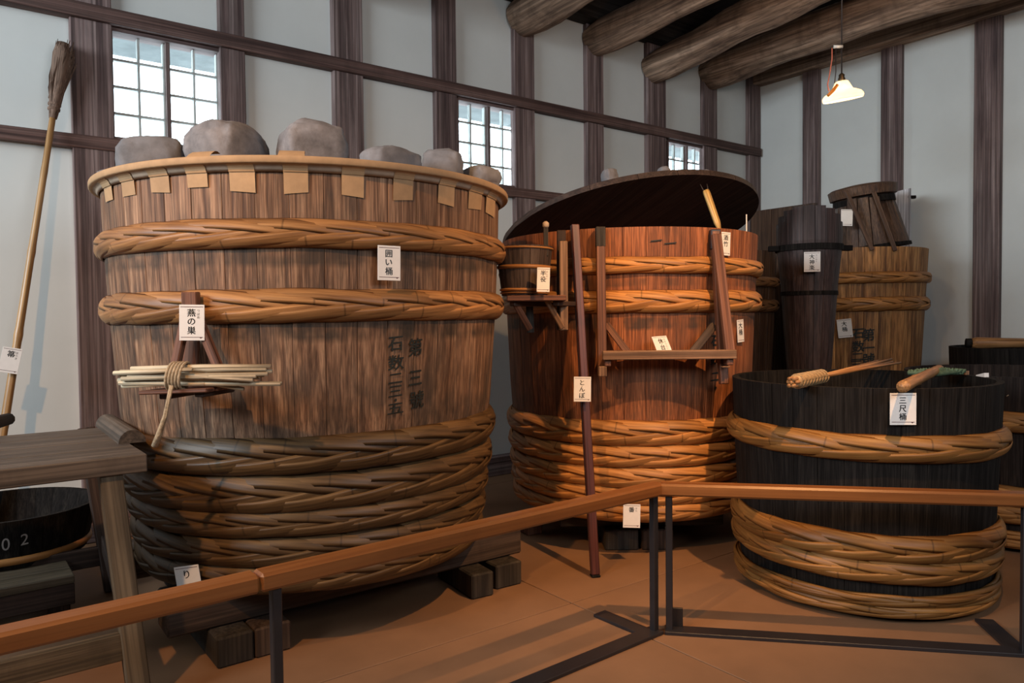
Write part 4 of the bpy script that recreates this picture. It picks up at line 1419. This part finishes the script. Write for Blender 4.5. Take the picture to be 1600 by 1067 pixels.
bar('brace', atY(947, 506, FRY + 0.16), atY(985, 556, FRY + 0.07), 0.04, 0.025, 'stand_red', rs, Vector((0, -1, 0)))
bar('brace', atY(1116, 508, FRY + 0.16), atY(1078, 556, FRY + 0.07), 0.045, 0.025, 'sleeper_red', rs, Vector((0, -1, 0)))
for px, b in ((941, Lb), (1133, Rb)):
    bar('foot_block', atY(px, 572, FRY + 0.02), atY(px, 588 if px < 1000 else 574, FRY + 0.02), 0.045, 0.04, 'stand_tan', rs, Vector((0, -1, 0)))

# bracket stand with the small bucket, between the vats
bs = thing('bucket_stand', 'dark bracket stand carrying a small bucket between the two vats', 'stand', atY(850, 500, 4.1))
BY = 3.98
zs2 = atY(840, 466, BY).z
a0 = atY(792, 466, BY); a1 = atY(884, 464, BY)
a0.z = a1.z = zs2
for k in range(3):
    bar('shelf_board', a0 + Vector((0, 0.085 * k, 0)), a1 + Vector((0, 0.085 * k, 0)), 0.078, 0.03, 'stand_red' if k else 'stand_red', bs, UP)
tb = atY(880, 377, BY + 0.13); bbm = atY(881, 516, BY + 0.13)
bar('leg', tb, bbm, 0.045, 0.04, 'stand_tan', bs, Vector((0, -1, 0)))
tb2 = atY(877, 360, BY + 0.22); bar('leg', tb2, atY(877, 516, BY + 0.22), 0.05, 0.04, 'dark_board', bs, Vector((0, -1, 0)))
bar('brace', atY(853, 466, BY + 0.02), atY(879, 512, BY + 0.10), 0.03, 0.025, 'stand_tan', bs, Vector((0, -1, 0)))
bar('brace', atY(803, 470, BY + 0.02), atY(828, 514, BY + 0.14), 0.035, 0.025, 'stand_red', bs, Vector((0, -1, 0)))
bar('leg', atY(827, 470, BY + 0.16), atY(829, 520, BY + 0.16), 0.04, 0.03, 'sleeper_wood', bs, Vector((0, -1, 0)))

for px in (800, 868):
    q = atY(px, 470, BY); q.z = zs2 - 0.028
    v2 = Vector((C2[0] - q.x, C2[1] - q.y, 0)); dl = v2.length - interp(PR2, q.z) - 0.045
    bar('bearer', q + Vector((0, 0, 0)), q + v2.normalized() * dl, 0.035, 0.026, 'dark_board', bs, UP)
zb0 = zs2 + 0.018
BC = atY(820, 455, BY + 0.02); BC = (BC.x, BC.y + 0.10)
zb1 = atY(820, 382, BY - 0.03).z
PRB = [(zb0, 0.125), (zb1, 0.155)]
bk_ = thing('small_bucket', 'small worn bucket with thin bamboo hoops on the bracket stand', 'bucket', (BC[0], BC[1], zb0))
staves(bk_, BC, PRB, 16, 0.014, 'sleeper_red')
head_board(bk_, BC, 0.115, zb0 + 0.012, 'sleeper_wood', 'bottom_board')
for py, hh in ((386, 0.006), (416, 0.011), (452, 0.008), (457, 0.005)):
    z = atY(820, py, BC[1] - 0.13).z
    R = interp(PRB, z)
    link('thin_hoop', lathe('thin_hoop', [(R, -hh), (R + 0.007, -hh * 0.6), (R + 0.009, 0), (R + 0.007, hh * 0.6), (R, hh)], 'hoop_orange', n=40), parent=bk_,
         matrix=Matrix.Translation((BC[0], BC[1], z)) @ Matrix.Rotation(0.02, 4, 'Y'))
hp = atY(853, 383, BC[1] - 0.08)
bar('upright_stave', hp - UP * 0.06, Vector((hp.x, hp.y, atY(853, 352, hp.y).z)), 0.026, 0.018, 'sleeper_wood', bk_, Vector((0, -1, 0)))
tk = Vector((hp.x, hp.y, atY(853, 350, hp.y).z))
tube('stave_knob', [tk - UP * 0.02, tk - UP * 0.012, tk + UP * 0.005, tk + UP * 0.014], [0.012, 0.018, 0.018, 0.008], 'seal_grey', bk_, n=10)

# ---------------- long red pole (tombo)
tbs = onz(930, 901); ttp = on2(898, 351, 0.035)
tm = thing('tombo_pole', 'long dark red squared pole leaning against the middle vat', 'pole', tbs)
bar('pole', tbs + UP * 0.012, ttp, 0.046, 0.04, 'tombo_red', tm, Vector((0.2, -1, 0)), 0.005)
bar('foot', tbs + UP * 0.001, tbs + UP * 0.014, 0.05, 0.044, 'stave_black', tm, Vector((0.2, -1, 0)))

# ---------------- swallow-nest bracket with the stick bundle on vat one
def on1(px, py, extra):
    return hit(px, py, C1, PR1, extra)[0]


sn = thing('hanging_bracket', 'small A-shaped wooden bracket hung on the largest vat behind the sticks', 'bracket', on1(298, 560, 0.03))
top = on1(298, 470, 0.075)
bar('top_block', on1(298, 456, 0.075), on1(299, 484, 0.075), 0.058, 0.045, 'stand_red', sn, Vector((0, -1, 0)))
lft, rgt_ = on1(268, 600, 0.10), on1(352, 600, 0.10)
bar('leg', top + UP * -0.03 + Vector((-0.012, 0, 0)), lft, 0.035, 0.028, 'stand_red', sn, Vector((-0.3, -1, 0)))
bar('leg', top + UP * -0.03 + Vector((0.012, 0, 0)), rgt_, 0.035, 0.028, 'stand_red', sn, Vector((-0.3, -1, 0)))
s0, s1 = on1(238, 611, 0.19), on1(343, 607, 0.19)
for k in range(3):
    o_ = Vector((0.25, 0.95, 0)).normalized() * (0.06 * k - 0.05)
    bar('shelf_board', s0 + o_, s1 + o_, 0.055, 0.015, 'stand_red', sn, UP)
bar('bearer', s0 + Vector((0.06, -0.04, -0.016)), s0 + Vector((0.10, 0.16, -0.016)), 0.04, 0.024, 'dark_board', sn, UP)
bar('bearer', s1 + Vector((-0.06, -0.04, -0.016)), s1 + Vector((-0.02, 0.16, -0.016)), 0.04, 0.024, 'dark_board', sn, UP)
# paler inner board of the bracket
bar('back_board', on1(300, 530, 0.035), on1(296, 604, 0.03), 0.075, 0.012, 'stand_red', sn, Vector((-0.3, -1, 0)))

bdl = thing('stick_bundle', 'bundle of pale peeled sticks tied with cord on the hanging bracket', 'bundle', on1(290, 600, 0.2))
STK = [(178, 583, 300, 577), (205, 576, 423, 572), (188, 581, 425, 580), (210, 577, 405, 590), (190, 592, 418, 584), (186, 598, 438, 600), (191, 603, 320, 600), (215, 580, 381, 608),
       (200, 588, 400, 588), (240, 576, 416, 577), (185, 594, 350, 592), (230, 600, 440, 599), (205, 584, 395, 594), (188, 586, 412, 586)]
ds = on1(290, 590, 0.24)
for i, (x0, y0, x1, y1) in enumerate(STK):
    dpt = 0.014 * ((i * 5) % 4)
    a = atY(x0, y0, ds.y + 0.0 + dpt + 0.02)
    b = atY(x1, y1, ds.y - 0.04 + dpt + 0.02)
    m_ = (a + b) / 2 + Vector((0, 0, random.uniform(-.004, .004)))
    tube('stick', [a, m_, b], [0.0085, 0.0095, 0.0075], 'twig_pale', bdl, n=7)
tie = atY(275, 588, ds.y)
for k in range(5):
    pts = []
    for i in range(17):
        t = 2 * PI * i / 16
        pts.append(tie + Vector((0.012 * (k - 2) + 0.008 * math.sin(t), 0.02 + 0.050 * math.cos(t), 0.050 * math.sin(t))))
    tube('tie_cord', pts, 0.0055, 'rope', bdl, n=6)
pts = [atY(268, 602, ds.y - 0.04), atY(263, 625, ds.y - 0.045), atY(258, 650, ds.y - 0.03), atY(250, 675, ds.y - 0.02), atY(242, 697, ds.y - 0.01)]
tube('cord_tail', pts, [0.008, 0.007, 0.008, 0.011, 0.013], 'rope', bdl, n=8)
tube('cord_tail', [p + Vector((0.006, -0.004, 0)) for p in pts[:4]], [0.004] * 4, 'rope', bdl, n=6)

# ================================================================== work table, low shelf and black tub at the left
TZ = 0.92
ta = onz(230, 709, TZ); tbk = onz(162, 667, TZ)
tdir = (ta - onz(0, 730, TZ)).normalized(); tback = (tbk - ta); TD = tback.length; tback.normalize()
tdir = (tdir - tback * tdir.dot(tback)).normalized()
TL = 1.6
tab = thing('work_table', 'worn wooden work table with a half-round stop at its right end', 'table', ta - tdir * TL / 2 + tback * TD / 2 - UP * TZ)
TT = 0.066
for k in range(4):
    d0 = TD * k / 4; d1 = TD * (k + 1) / 4 - 0.003
    c = ta - tdir * TL / 2 + tback * ((d0 + d1) / 2) - UP * TT / 2
    link('table_board', box_mesh(d1 - d0, TT, TL, 'table_wood', 0.004), parent=tab, matrix=axes(UP.cross(tdir), UP, tdir, c))
# half round stop
hs0 = onz(168, 664, TZ); hs1 = onz(207, 692, TZ)
v, f = [], []
L_ = (hs1 - hs0).length; zdir = (hs1 - hs0).normalized(); xdir = UP.cross(zdir)
for j in (0, L_):
    for i in range(11):
        t = PI * i / 10
        v.append((0.05 * math.cos(t), 0.05 * math.sin(t) * 1.05, j))
for i in range(10):
    f.append((i, i + 1, 11 + i + 1, 11 + i))
f.append((10, 0, 11, 21)); f.append(tuple(range(10, -1, -1))); f.append(tuple(range(11, 22)))
link('end_stop', mesh_from('end_stop', v, f, 'table_wood', False), parent=tab, matrix=axes(xdir, UP, zdir, hs0))
# legs
lA = onplane(174, 760, ta + tback * 0.045, tback); lB = onplane(214, 1060, ta + tback * 0.0, tback)
lu_ = (lA - lB).normalized()
lt = lA + lu_ * ((TZ - TT - lA.z) / lu_.z); lbm = lB + lu_ * (-lB.z / lu_.z)
bar('leg', lbm + UP * 0.002, lt, 0.075, 0.065, 'leg_wood', tab, -tback)
rb = onz(176, 922, 0.0)
rt = atY(147, 745, rb.y + 0.02); rt = rb + (rt - rb) * ((TZ - TT) / rt.z)
bar('leg', rb + UP * 0.002, rt, 0.075, 0.065, 'dark_board', tab, -tback)
for p0_, p1_, m_ in ((lbm, lt, 'leg_wood'), (rb, rt, 'dark_board')):
    sh = tdir * -1.2
    bar('leg', p0_ + sh + UP * 0.002, p1_ + sh, 0.075, 0.065, m_, tab, -tback)
q1 = atY(196, 985, lbm.y + 0.02); zst = q1.z - 0.02
fdir = tdir
sp1 = lbm + (lt - lbm) * (zst / TZ); sp0 = sp1 - tdir * 1.2
bar('stretcher', sp0, sp1, 0.035, 0.10, 'leg_wood', tab, UP)
sp1 = rb + (rt - rb) * 0.22; sp0 = sp1 - tdir * 1.2
bar('stretcher', sp0, sp1, 0.035, 0.10, 'dark_board', tab, UP)
bar('side_stretcher', lbm + (lt - lbm) * 0.30, rb + (rt - rb) * 0.30, 0.035, 0.08, 'dark_board', tab, UP)

# low platform with the black tub
PZ = 0.20
pfr = onz(150, 892, PZ) - tdir * 0.09; pbr = onz(128, 845, PZ)
pl = thing('low_platform', 'low dark wooden platform under the work table', 'platform', pfr - tdir * 0.7)
pdb = (pbr - pfr); pdl = 0.62; pdb.normalize()
pdb = tback
for k in range(4):
    c = pfr - tdir * 0.75 + pdb * (pdl * (k + 0.5) / 4) + UP * -0.02
    link('platform_board', box_mesh(pdl / 4 - 0.005, 0.04, 1.5, 'leg_wood', 0.004), parent=pl, matrix=axes(UP.cross(tdir), UP, tdir, c))
bar('platform_apron', pfr + pdb * 0.02 - UP * 0.09, pfr - tdir * 1.5 + pdb * 0.02 - UP * 0.09, 0.03, 0.10, 'dark_board', pl, UP)
for sd in (0.06, 1.4):
    for bd in (0.06, pdl - 0.06):
        p_ = pfr - tdir * sd + pdb * bd
        bar('platform_leg', Vector((p_.x, p_.y, 0)), Vector((p_.x, p_.y, PZ - 0.04)), 0.07, 0.07, 'dark_board', pl)
TBZ = 0.45
tipR = onz(121, 789, TBZ)
TR = 0.42
tdc = (tipR.x - TR * math.cos(R_(-25)) , tipR.y + 0.02)
PRK = [(PZ + 0.002, TR - 0.06), (TBZ, TR)]
kt = thing('black_tub', 'black shallow tub with chalk marks on the low platform', 'tub', (tdc[0], tdc[1], PZ))
staves(kt, tdc, PRK, 26, 0.022, 'stave_black')
head_board(kt, tdc, TR - 0.09, PZ + 0.02, 'stave_black', 'bottom_board')
R = interp(PRK, PZ + 0.045)
link('bamboo_hoop', lathe('bamboo_hoop', [(R, -0.02), (R + 0.012, -0.014), (R + 0.015, 0), (R + 0.012, 0.014), (R, 0.02)], 'hoop_orange', n=56), parent=kt, matrix=Matrix.Translation((tdc[0], tdc[1], PZ + 0.045)))
painted(kt, tdc, PRK, [('0', 9, 850, (1, 1.2)), ('2', 38, 842, (1, 1.1))], mat='chalk', name='chalk_mark', size=0.075, bold=-0.01)

# ---------------- broom against the left wall
bt = onplane(98, 68, wp(0, 0.10, 0), nA); bm_ = onplane(83, 180, wp(0, 0.12, 0), nA)
bf = onplane(6, 668, wp(0, 0.36, 0), nA)
axb = (bm_ - bf).normalized()
foot = bf + axb * (-(bf.z) / axb.z)
bmn = thing('bamboo_broom', 'tall bamboo broom with brown bristles up leaning on the left wall', 'broom', foot)
pts, rr = [], []
Lh = (bm_ - foot).length
for i in range(61):
    t = i / 60
    pts.append(foot + axb * Lh * t)
    nod = max(0, 1 - abs(((t * 11) % 1.0) - 0.5) * 16)
    rr.append(0.0255 - 0.008 * t + 0.003 * nod)
tube('handle', pts, rr, 'bamboo_pole', bmn, n=12)
hd = (bt - bm_); hlen = hd.length; hd.normalize(); sx = hd.cross(nA).normalized(); sy = hd.cross(sx)
tube('bristle_core', [bm_ - hd * 0.02, bm_ + hd * 0.08, bm_ + hd * hlen * 0.45, bm_ + hd * hlen * 0.85, bm_ + hd * hlen], [0.022, 0.034, 0.046, 0.052, 0.035], 'broom_fibre', bmn, n=14, jitter=0.2)
vs, fs, uu = [], [], []
for k in range(170):
    a = random.uniform(0, 2 * PI); r1 = random.uniform(0.2, 1) ** 0.5
    l = hlen * random.uniform(0.72, 1.06)
    o_ = sx * math.cos(a) + sy * math.sin(a)
    p0 = bm_ + hd * random.uniform(0, 0.1) + o_ * 0.024 * r1
    p1 = bm_ + hd * l * 0.5 + o_ * 0.048 * r1 + sx * 0.0
    p2 = bm_ + hd * l + o_ * 0.058 * r1 * random.uniform(0.7, 1.3) + sx * 0.02
    b = len(vs)
    for p, w in ((p0, 0.004), (p1, 0.0045), (p2, 0.0018)):
        for j in range(3):
            t = 2 * PI * j / 3
            vs.append(p + sx * w * math.cos(t) + sy * w * math.sin(t))
    for i in range(2):
        for j in range(3):
            fs.append((b + i * 3 + j, b + i * 3 + (j + 1) % 3, b + (i + 1) * 3 + (j + 1) % 3, b + (i + 1) * 3 + j))
o = link('bristles', mesh_from('bristles', vs, fs, 'broom_fibre'), parent=bmn)
o['kind'] = 'stuff'
for t in (0.03, 0.06, 0.10):
    tube('binding', [bm_ + hd * t, bm_ + hd * (t + 0.014)], [0.033 + t * 0.05, 0.033 + t * 0.05], 'broom_fibre', bmn, n=12)

# log end resting on the table's left end
le0 = onz(-40, 684, TZ) + UP * 0.04; le1 = onz(14, 668, TZ) + UP * 0.04
tag(tube('short_stick', [le0, le1], [0.035, 0.028], 'dark_board', n=10), 'short dark stick end lying on the back of the work table', 'stick')

# ================================================================== barrier rails
RZ = 0.669
J = Vector((0.655, 3.29, 0))
leftdir = (onz(0, 985, RZ) - onz(1030, 754, RZ)); leftdir.z = 0; leftdir.normalize()
rightdir = (onz(1600, 773, RZ) - onz(1040, 757, RZ)); rightdir.z = 0; rightdir.normalize()


def barrier(label, J0, d, L, posts, foots, plate_at, splice=None):
    t = thing('barrier_rail', label, 'barrier', J0 + d * L / 2, 'visitor barriers')
    perp = UP.cross(d)
    c = J0 + UP * (RZ - 0.0275)
    a = 0.0
    cuts = [0.0] + ([splice] if splice else []) + [L]
    for s0, s1 in zip(cuts, cuts[1:]):
        bar('handrail', c + d * (s0 + (0.001 if s0 else -0.022)), c + d * s1, 0.072, 0.055, 'handrail_wood', t, UP, 0.009)
    for p in posts:
        b = J0 + d * p
        bar('post', Vector((b.x, b.y, 0.01)), Vector((b.x, b.y, RZ - 0.054)), 0.030, 0.030, 'steel_black', t, d, 0.003)
    bar('base_bar', J0 + d * 0.0 + UP * 0.008, J0 + d * L + UP * 0.008, 0.078, 0.016, 'steel_black', t, UP, 0.002)
    for p, l0, l1 in foots:
        b = J0 + d * p
        bar('foot', b + perp * l0 + UP * 0.007, b + perp * l1 + UP * 0.007, 0.078, 0.014, 'steel_black', t, UP, 0.002)
    return t


lp = onz(445, 912, RZ - 0.05)
tl = (lp - J).dot(leftdir)
Jl = J + Vector((-0.022, -0.01, 0)); Jr = J + Vector((0.012, -0.01, 0))
sgnl = 1 if UP.cross(leftdir).y < 0 else -1
barrier('long barrier rail running left across the foreground', Jl, leftdir, 3.1, (0.02, tl, 2.95), ((0.06, -0.30, 0.0), (2.95, -0.3, 0.0)), None,
        splice=(onz(405, 885, RZ) - J).dot(leftdir))
barrier('barrier rail running right before the black tub', Jr, rightdir, 2.6, (0.02, (onz(1580, 1008) - J).dot(rightdir), 2.55), (((onz(1575, 1010) - J).dot(rightdir), 0.0, 0.33), (2.5, 0.0, 0.33)), None)
# upright stop plate at the right barrier's end
bp = Jr + rightdir * 0.05 + UP.cross(rightdir) * 0.03
o = bar('stop_plate', bp + UP * 0.0, bp + UP * 0.10, 0.06, 0.012, 'steel_black', [q for q in bpy.data.objects if q.get('label') == 'barrier rail running right before the black tub'][0], UP.cross(rightdir), 0.002)

# ================================================================== hanging lamp
LY = 5.6
lc = atY(1315, 130, LY)
lamp = thing('pendant_lamp', 'glowing milk glass pendant lamp hanging from the beams at right', 'lamp', lc)
# shade tilts a little to the left
LMx = Matrix.Translation(lc) @ Matrix.Rotation(R_(-9), 4, 'Y') @ Matrix.Rotation(R_(8), 4, 'X')
link('lamp_shade', lathe('lamp_shade', [(0.028, 0.018), (0.046, 0.010), (0.060, -0.018), (0.074, -0.048), (0.098, -0.058), (0.128, -0.074), (0.143, -0.094), (0.144, -0.108), (0.138, -0.122), (0.134, -0.121), (0.139, -0.107), (0.138, -0.095), (0.124, -0.078), (0.096, -0.063), (0.070, -0.053), (0.055, -0.02), (0.042, 0.004), (0.026, 0.012)], 'lamp_glass', n=48), parent=lamp, matrix=LMx)
link('bulb', lathe('bulb', [(0.001, -0.085), (0.018, -0.080), (0.026, -0.062), (0.024, -0.04), (0.013, -0.015), (0.010, 0.0)], 'bulb_glow', n=20), parent=lamp, matrix=LMx)
tube('lamp_holder', [lc + UP * 0.0, lc + UP * 0.03, lc + UP * 0.045, lc + UP * 0.06, lc + UP * 0.075], [0.024, 0.026, 0.020, 0.022, 0.006], 'brass', lamp, n=14)
tube('cord', [lc + UP * 0.07, Vector((lc.x, lc.y, 4.0)), Vector((lc.x, lc.y, ROOMH))], 0.005, 'wire_black', lamp, n=6)
ins = atY(1309, 73, LY)
tube('insulator', [ins - Vector((0.03, 0, 0)), ins + Vector((0.035, 0, 0))], 0.012, 'porcelain', lamp, n=10)
tube('pink_wire', [atY(1300, 75, LY), atY(1300, 92, LY), atY(1296, 118, LY), atY(1293, 132, LY), atY(1295, 142, LY - 0.03)], 0.0045, 'wire_pink', lamp, n=6)
tube('black_wire', [atY(1306, 75, LY), atY(1306, 112, LY), atY(1304, 130, LY)], 0.004, 'wire_black', lamp, n=6)
tube('orange_tape', [atY(1308, 133, LY - 0.06), atY(1302, 141, LY - 0.09), atY(1294, 149, LY - 0.12)], [0.012, 0.014, 0.012], 'tape_orange', lamp, n=6)
pd = bpy.data.lights.new('lamp_light', 'POINT')
pd.energy = 9; pd.color = (1.0, 0.74, 0.46); pd.shadow_soft_size = 0.05
po = bpy.data.objects.new('lamp_light', pd); COL.objects.link(po)
po.parent = lamp; po.matrix_parent_inverse = WM[lamp].inverted(); po.location = lc - UP * 0.12

# ================================================================== display cards
def rad_n(p, c):
    return Vector((p.x - c[0], p.y - c[1], 0)).normalized()


def barrel_card(label, px, py, c, prof, w, h, text, ruby='', roll=0, extra=0.012, turn=0.0, tsize=None, tilt=0):
    p, a = hit(px, py, c, prof, extra)
    n = Matrix.Rotation(R_(turn), 3, 'Z') @ rad_n(p, c)
    return card_px(label, px, py, p, n, w, h, text, ruby, roll, tilt, tsize)


def pxw(n_px, depth):
    return n_px / FPX * depth


p, a = hit(608, 411, C1, PR1)
barrel_card('white card reading 囲い桶 on the upper right of the largest vat', 608, 411, C1, PR1, pxw(36, p.y), pxw(53, p.y), '囲い桶', roll=-1, turn=-4, extra=0.055)
p = on1(300, 504, 0.11)
card_px('white card reading 燕の巣 on the hanging bracket', 300, 504, p, Vector((0.2, -1, 0)), pxw(37, p.y), pxw(56, p.y), '燕の巣', 'つばめ', roll=-1)
p = onplane(16, 563, wp(0, 0.38, 0), nA)
card_px('tilted white card reading 箒 on the broom handle', 16, 563, p, Vector((0.55, -1, 0)), pxw(26, p.y), pxw(40, p.y), '箒', 'ほうき', roll=-12, tsize=pxw(11, p.y))
p = atY(293, 905, 2.78)
barrel_card('card with り peeking up behind the long barrier rail', 295, 910, C1, PR1, pxw(42, 3.0), pxw(54, 3.0), 'り', roll=9, turn=14, tsize=pxw(15, 3.0), extra=0.075)
p = atY(849, 437, BC[1] - 0.20)
card_px('white card reading 半役 beside the small bucket', 849, 437, p, Vector((0.0, -1, 0)), pxw(20, p.y), pxw(38, p.y), '半役', 'はんやく', roll=-2, tsize=pxw(9, p.y))
p, a = hit(1134, 381, C2, PR2)
barrel_card('white card reading 酒竹 at the rim of the middle vat', 1134, 381, C2, PR2, pxw(17, p.y) , pxw(36, p.y), '酒竹', roll=-2, turn=-10, tsize=pxw(9, p.y))
p, a = hit(1157, 517, C2, PR2)
barrel_card('narrow white card reading 大桶 on the right side of the middle vat', 1157, 517, C2, PR2, pxw(17, p.y), pxw(35, p.y), '大桶', roll=4, turn=-6, tsize=pxw(10, p.y))
p = Vector((0, FRY + 0.06, 0)); pc = atY(1035, 540, FRY + 0.05)
card_px('white card reading 休台 leaning on the shelf of the resting stand', 1033, 537, pc, Vector((0.5, -1, 0.6)), pxw(29, pc.y), pxw(33, pc.y), '休台', 'きゅうだい', roll=3, tsize=pxw(10, pc.y))
tt = (tbs + (ttp - tbs) * 0.545)
zt_ = atY(910, 608, 3.9)
pc = atY(910, 608, tbs.y + (ttp.y - tbs.y) * 0.5 - 0.075)
card_px('white card reading とんぼ on the long red pole', 910, 608, pc, Vector((0.0, -1, 0)), pxw(27, pc.y), pxw(39, pc.y), 'とんぼ', roll=-1, tsize=pxw(9.5, pc.y))
pc = atY(987, 806, 4.15)
card_px('white card reading 番 at the foot of the middle vat', 987, 806, atY(987, 806, 4.15), Vector((0.0, -1, 0.05)), pxw(27, pc.y), pxw(37, pc.y), '番', 'ばん', roll=-2, tsize=pxw(9, pc.y))
pc = atY(1269, 409, CD[1] - 0.25)
card_px('white card reading 大神楽 on the tall tapered vessel', 1269, 409, pc, Vector((-0.3, -1, 0)), pxw(24, pc.y), pxw(31, pc.y), '大神楽', 'だいかぐ', roll=0, tsize=pxw(8, pc.y))
p, a = hit(1320, 513, C3, PR3)
barrel_card('tilted white card reading 大桶 on the back right vat', 1320, 513, C3, PR3, pxw(21, p.y), pxw(29, p.y), '大桶', roll=6, turn=8, tsize=pxw(8, p.y), extra=0.02)
pc = atY(1323, 340, 6.95 - 0.335)
card_px('blank looking card on the overturned tub', 1323, 340, pc, Vector((-0.25, -1, 0.25)), pxw(17, pc.y), pxw(27, pc.y), '', roll=-4)
p, a = hit(1411, 639, CT, PT)
barrel_card('white card reading 三尺桶 on the foreground black tub', 1411, 639, CT, PT, pxw(40, p.y), pxw(50, p.y), '三尺桶', roll=0, turn=6, extra=0.014, tsize=pxw(12, p.y))

bpy.context.view_layer.update()
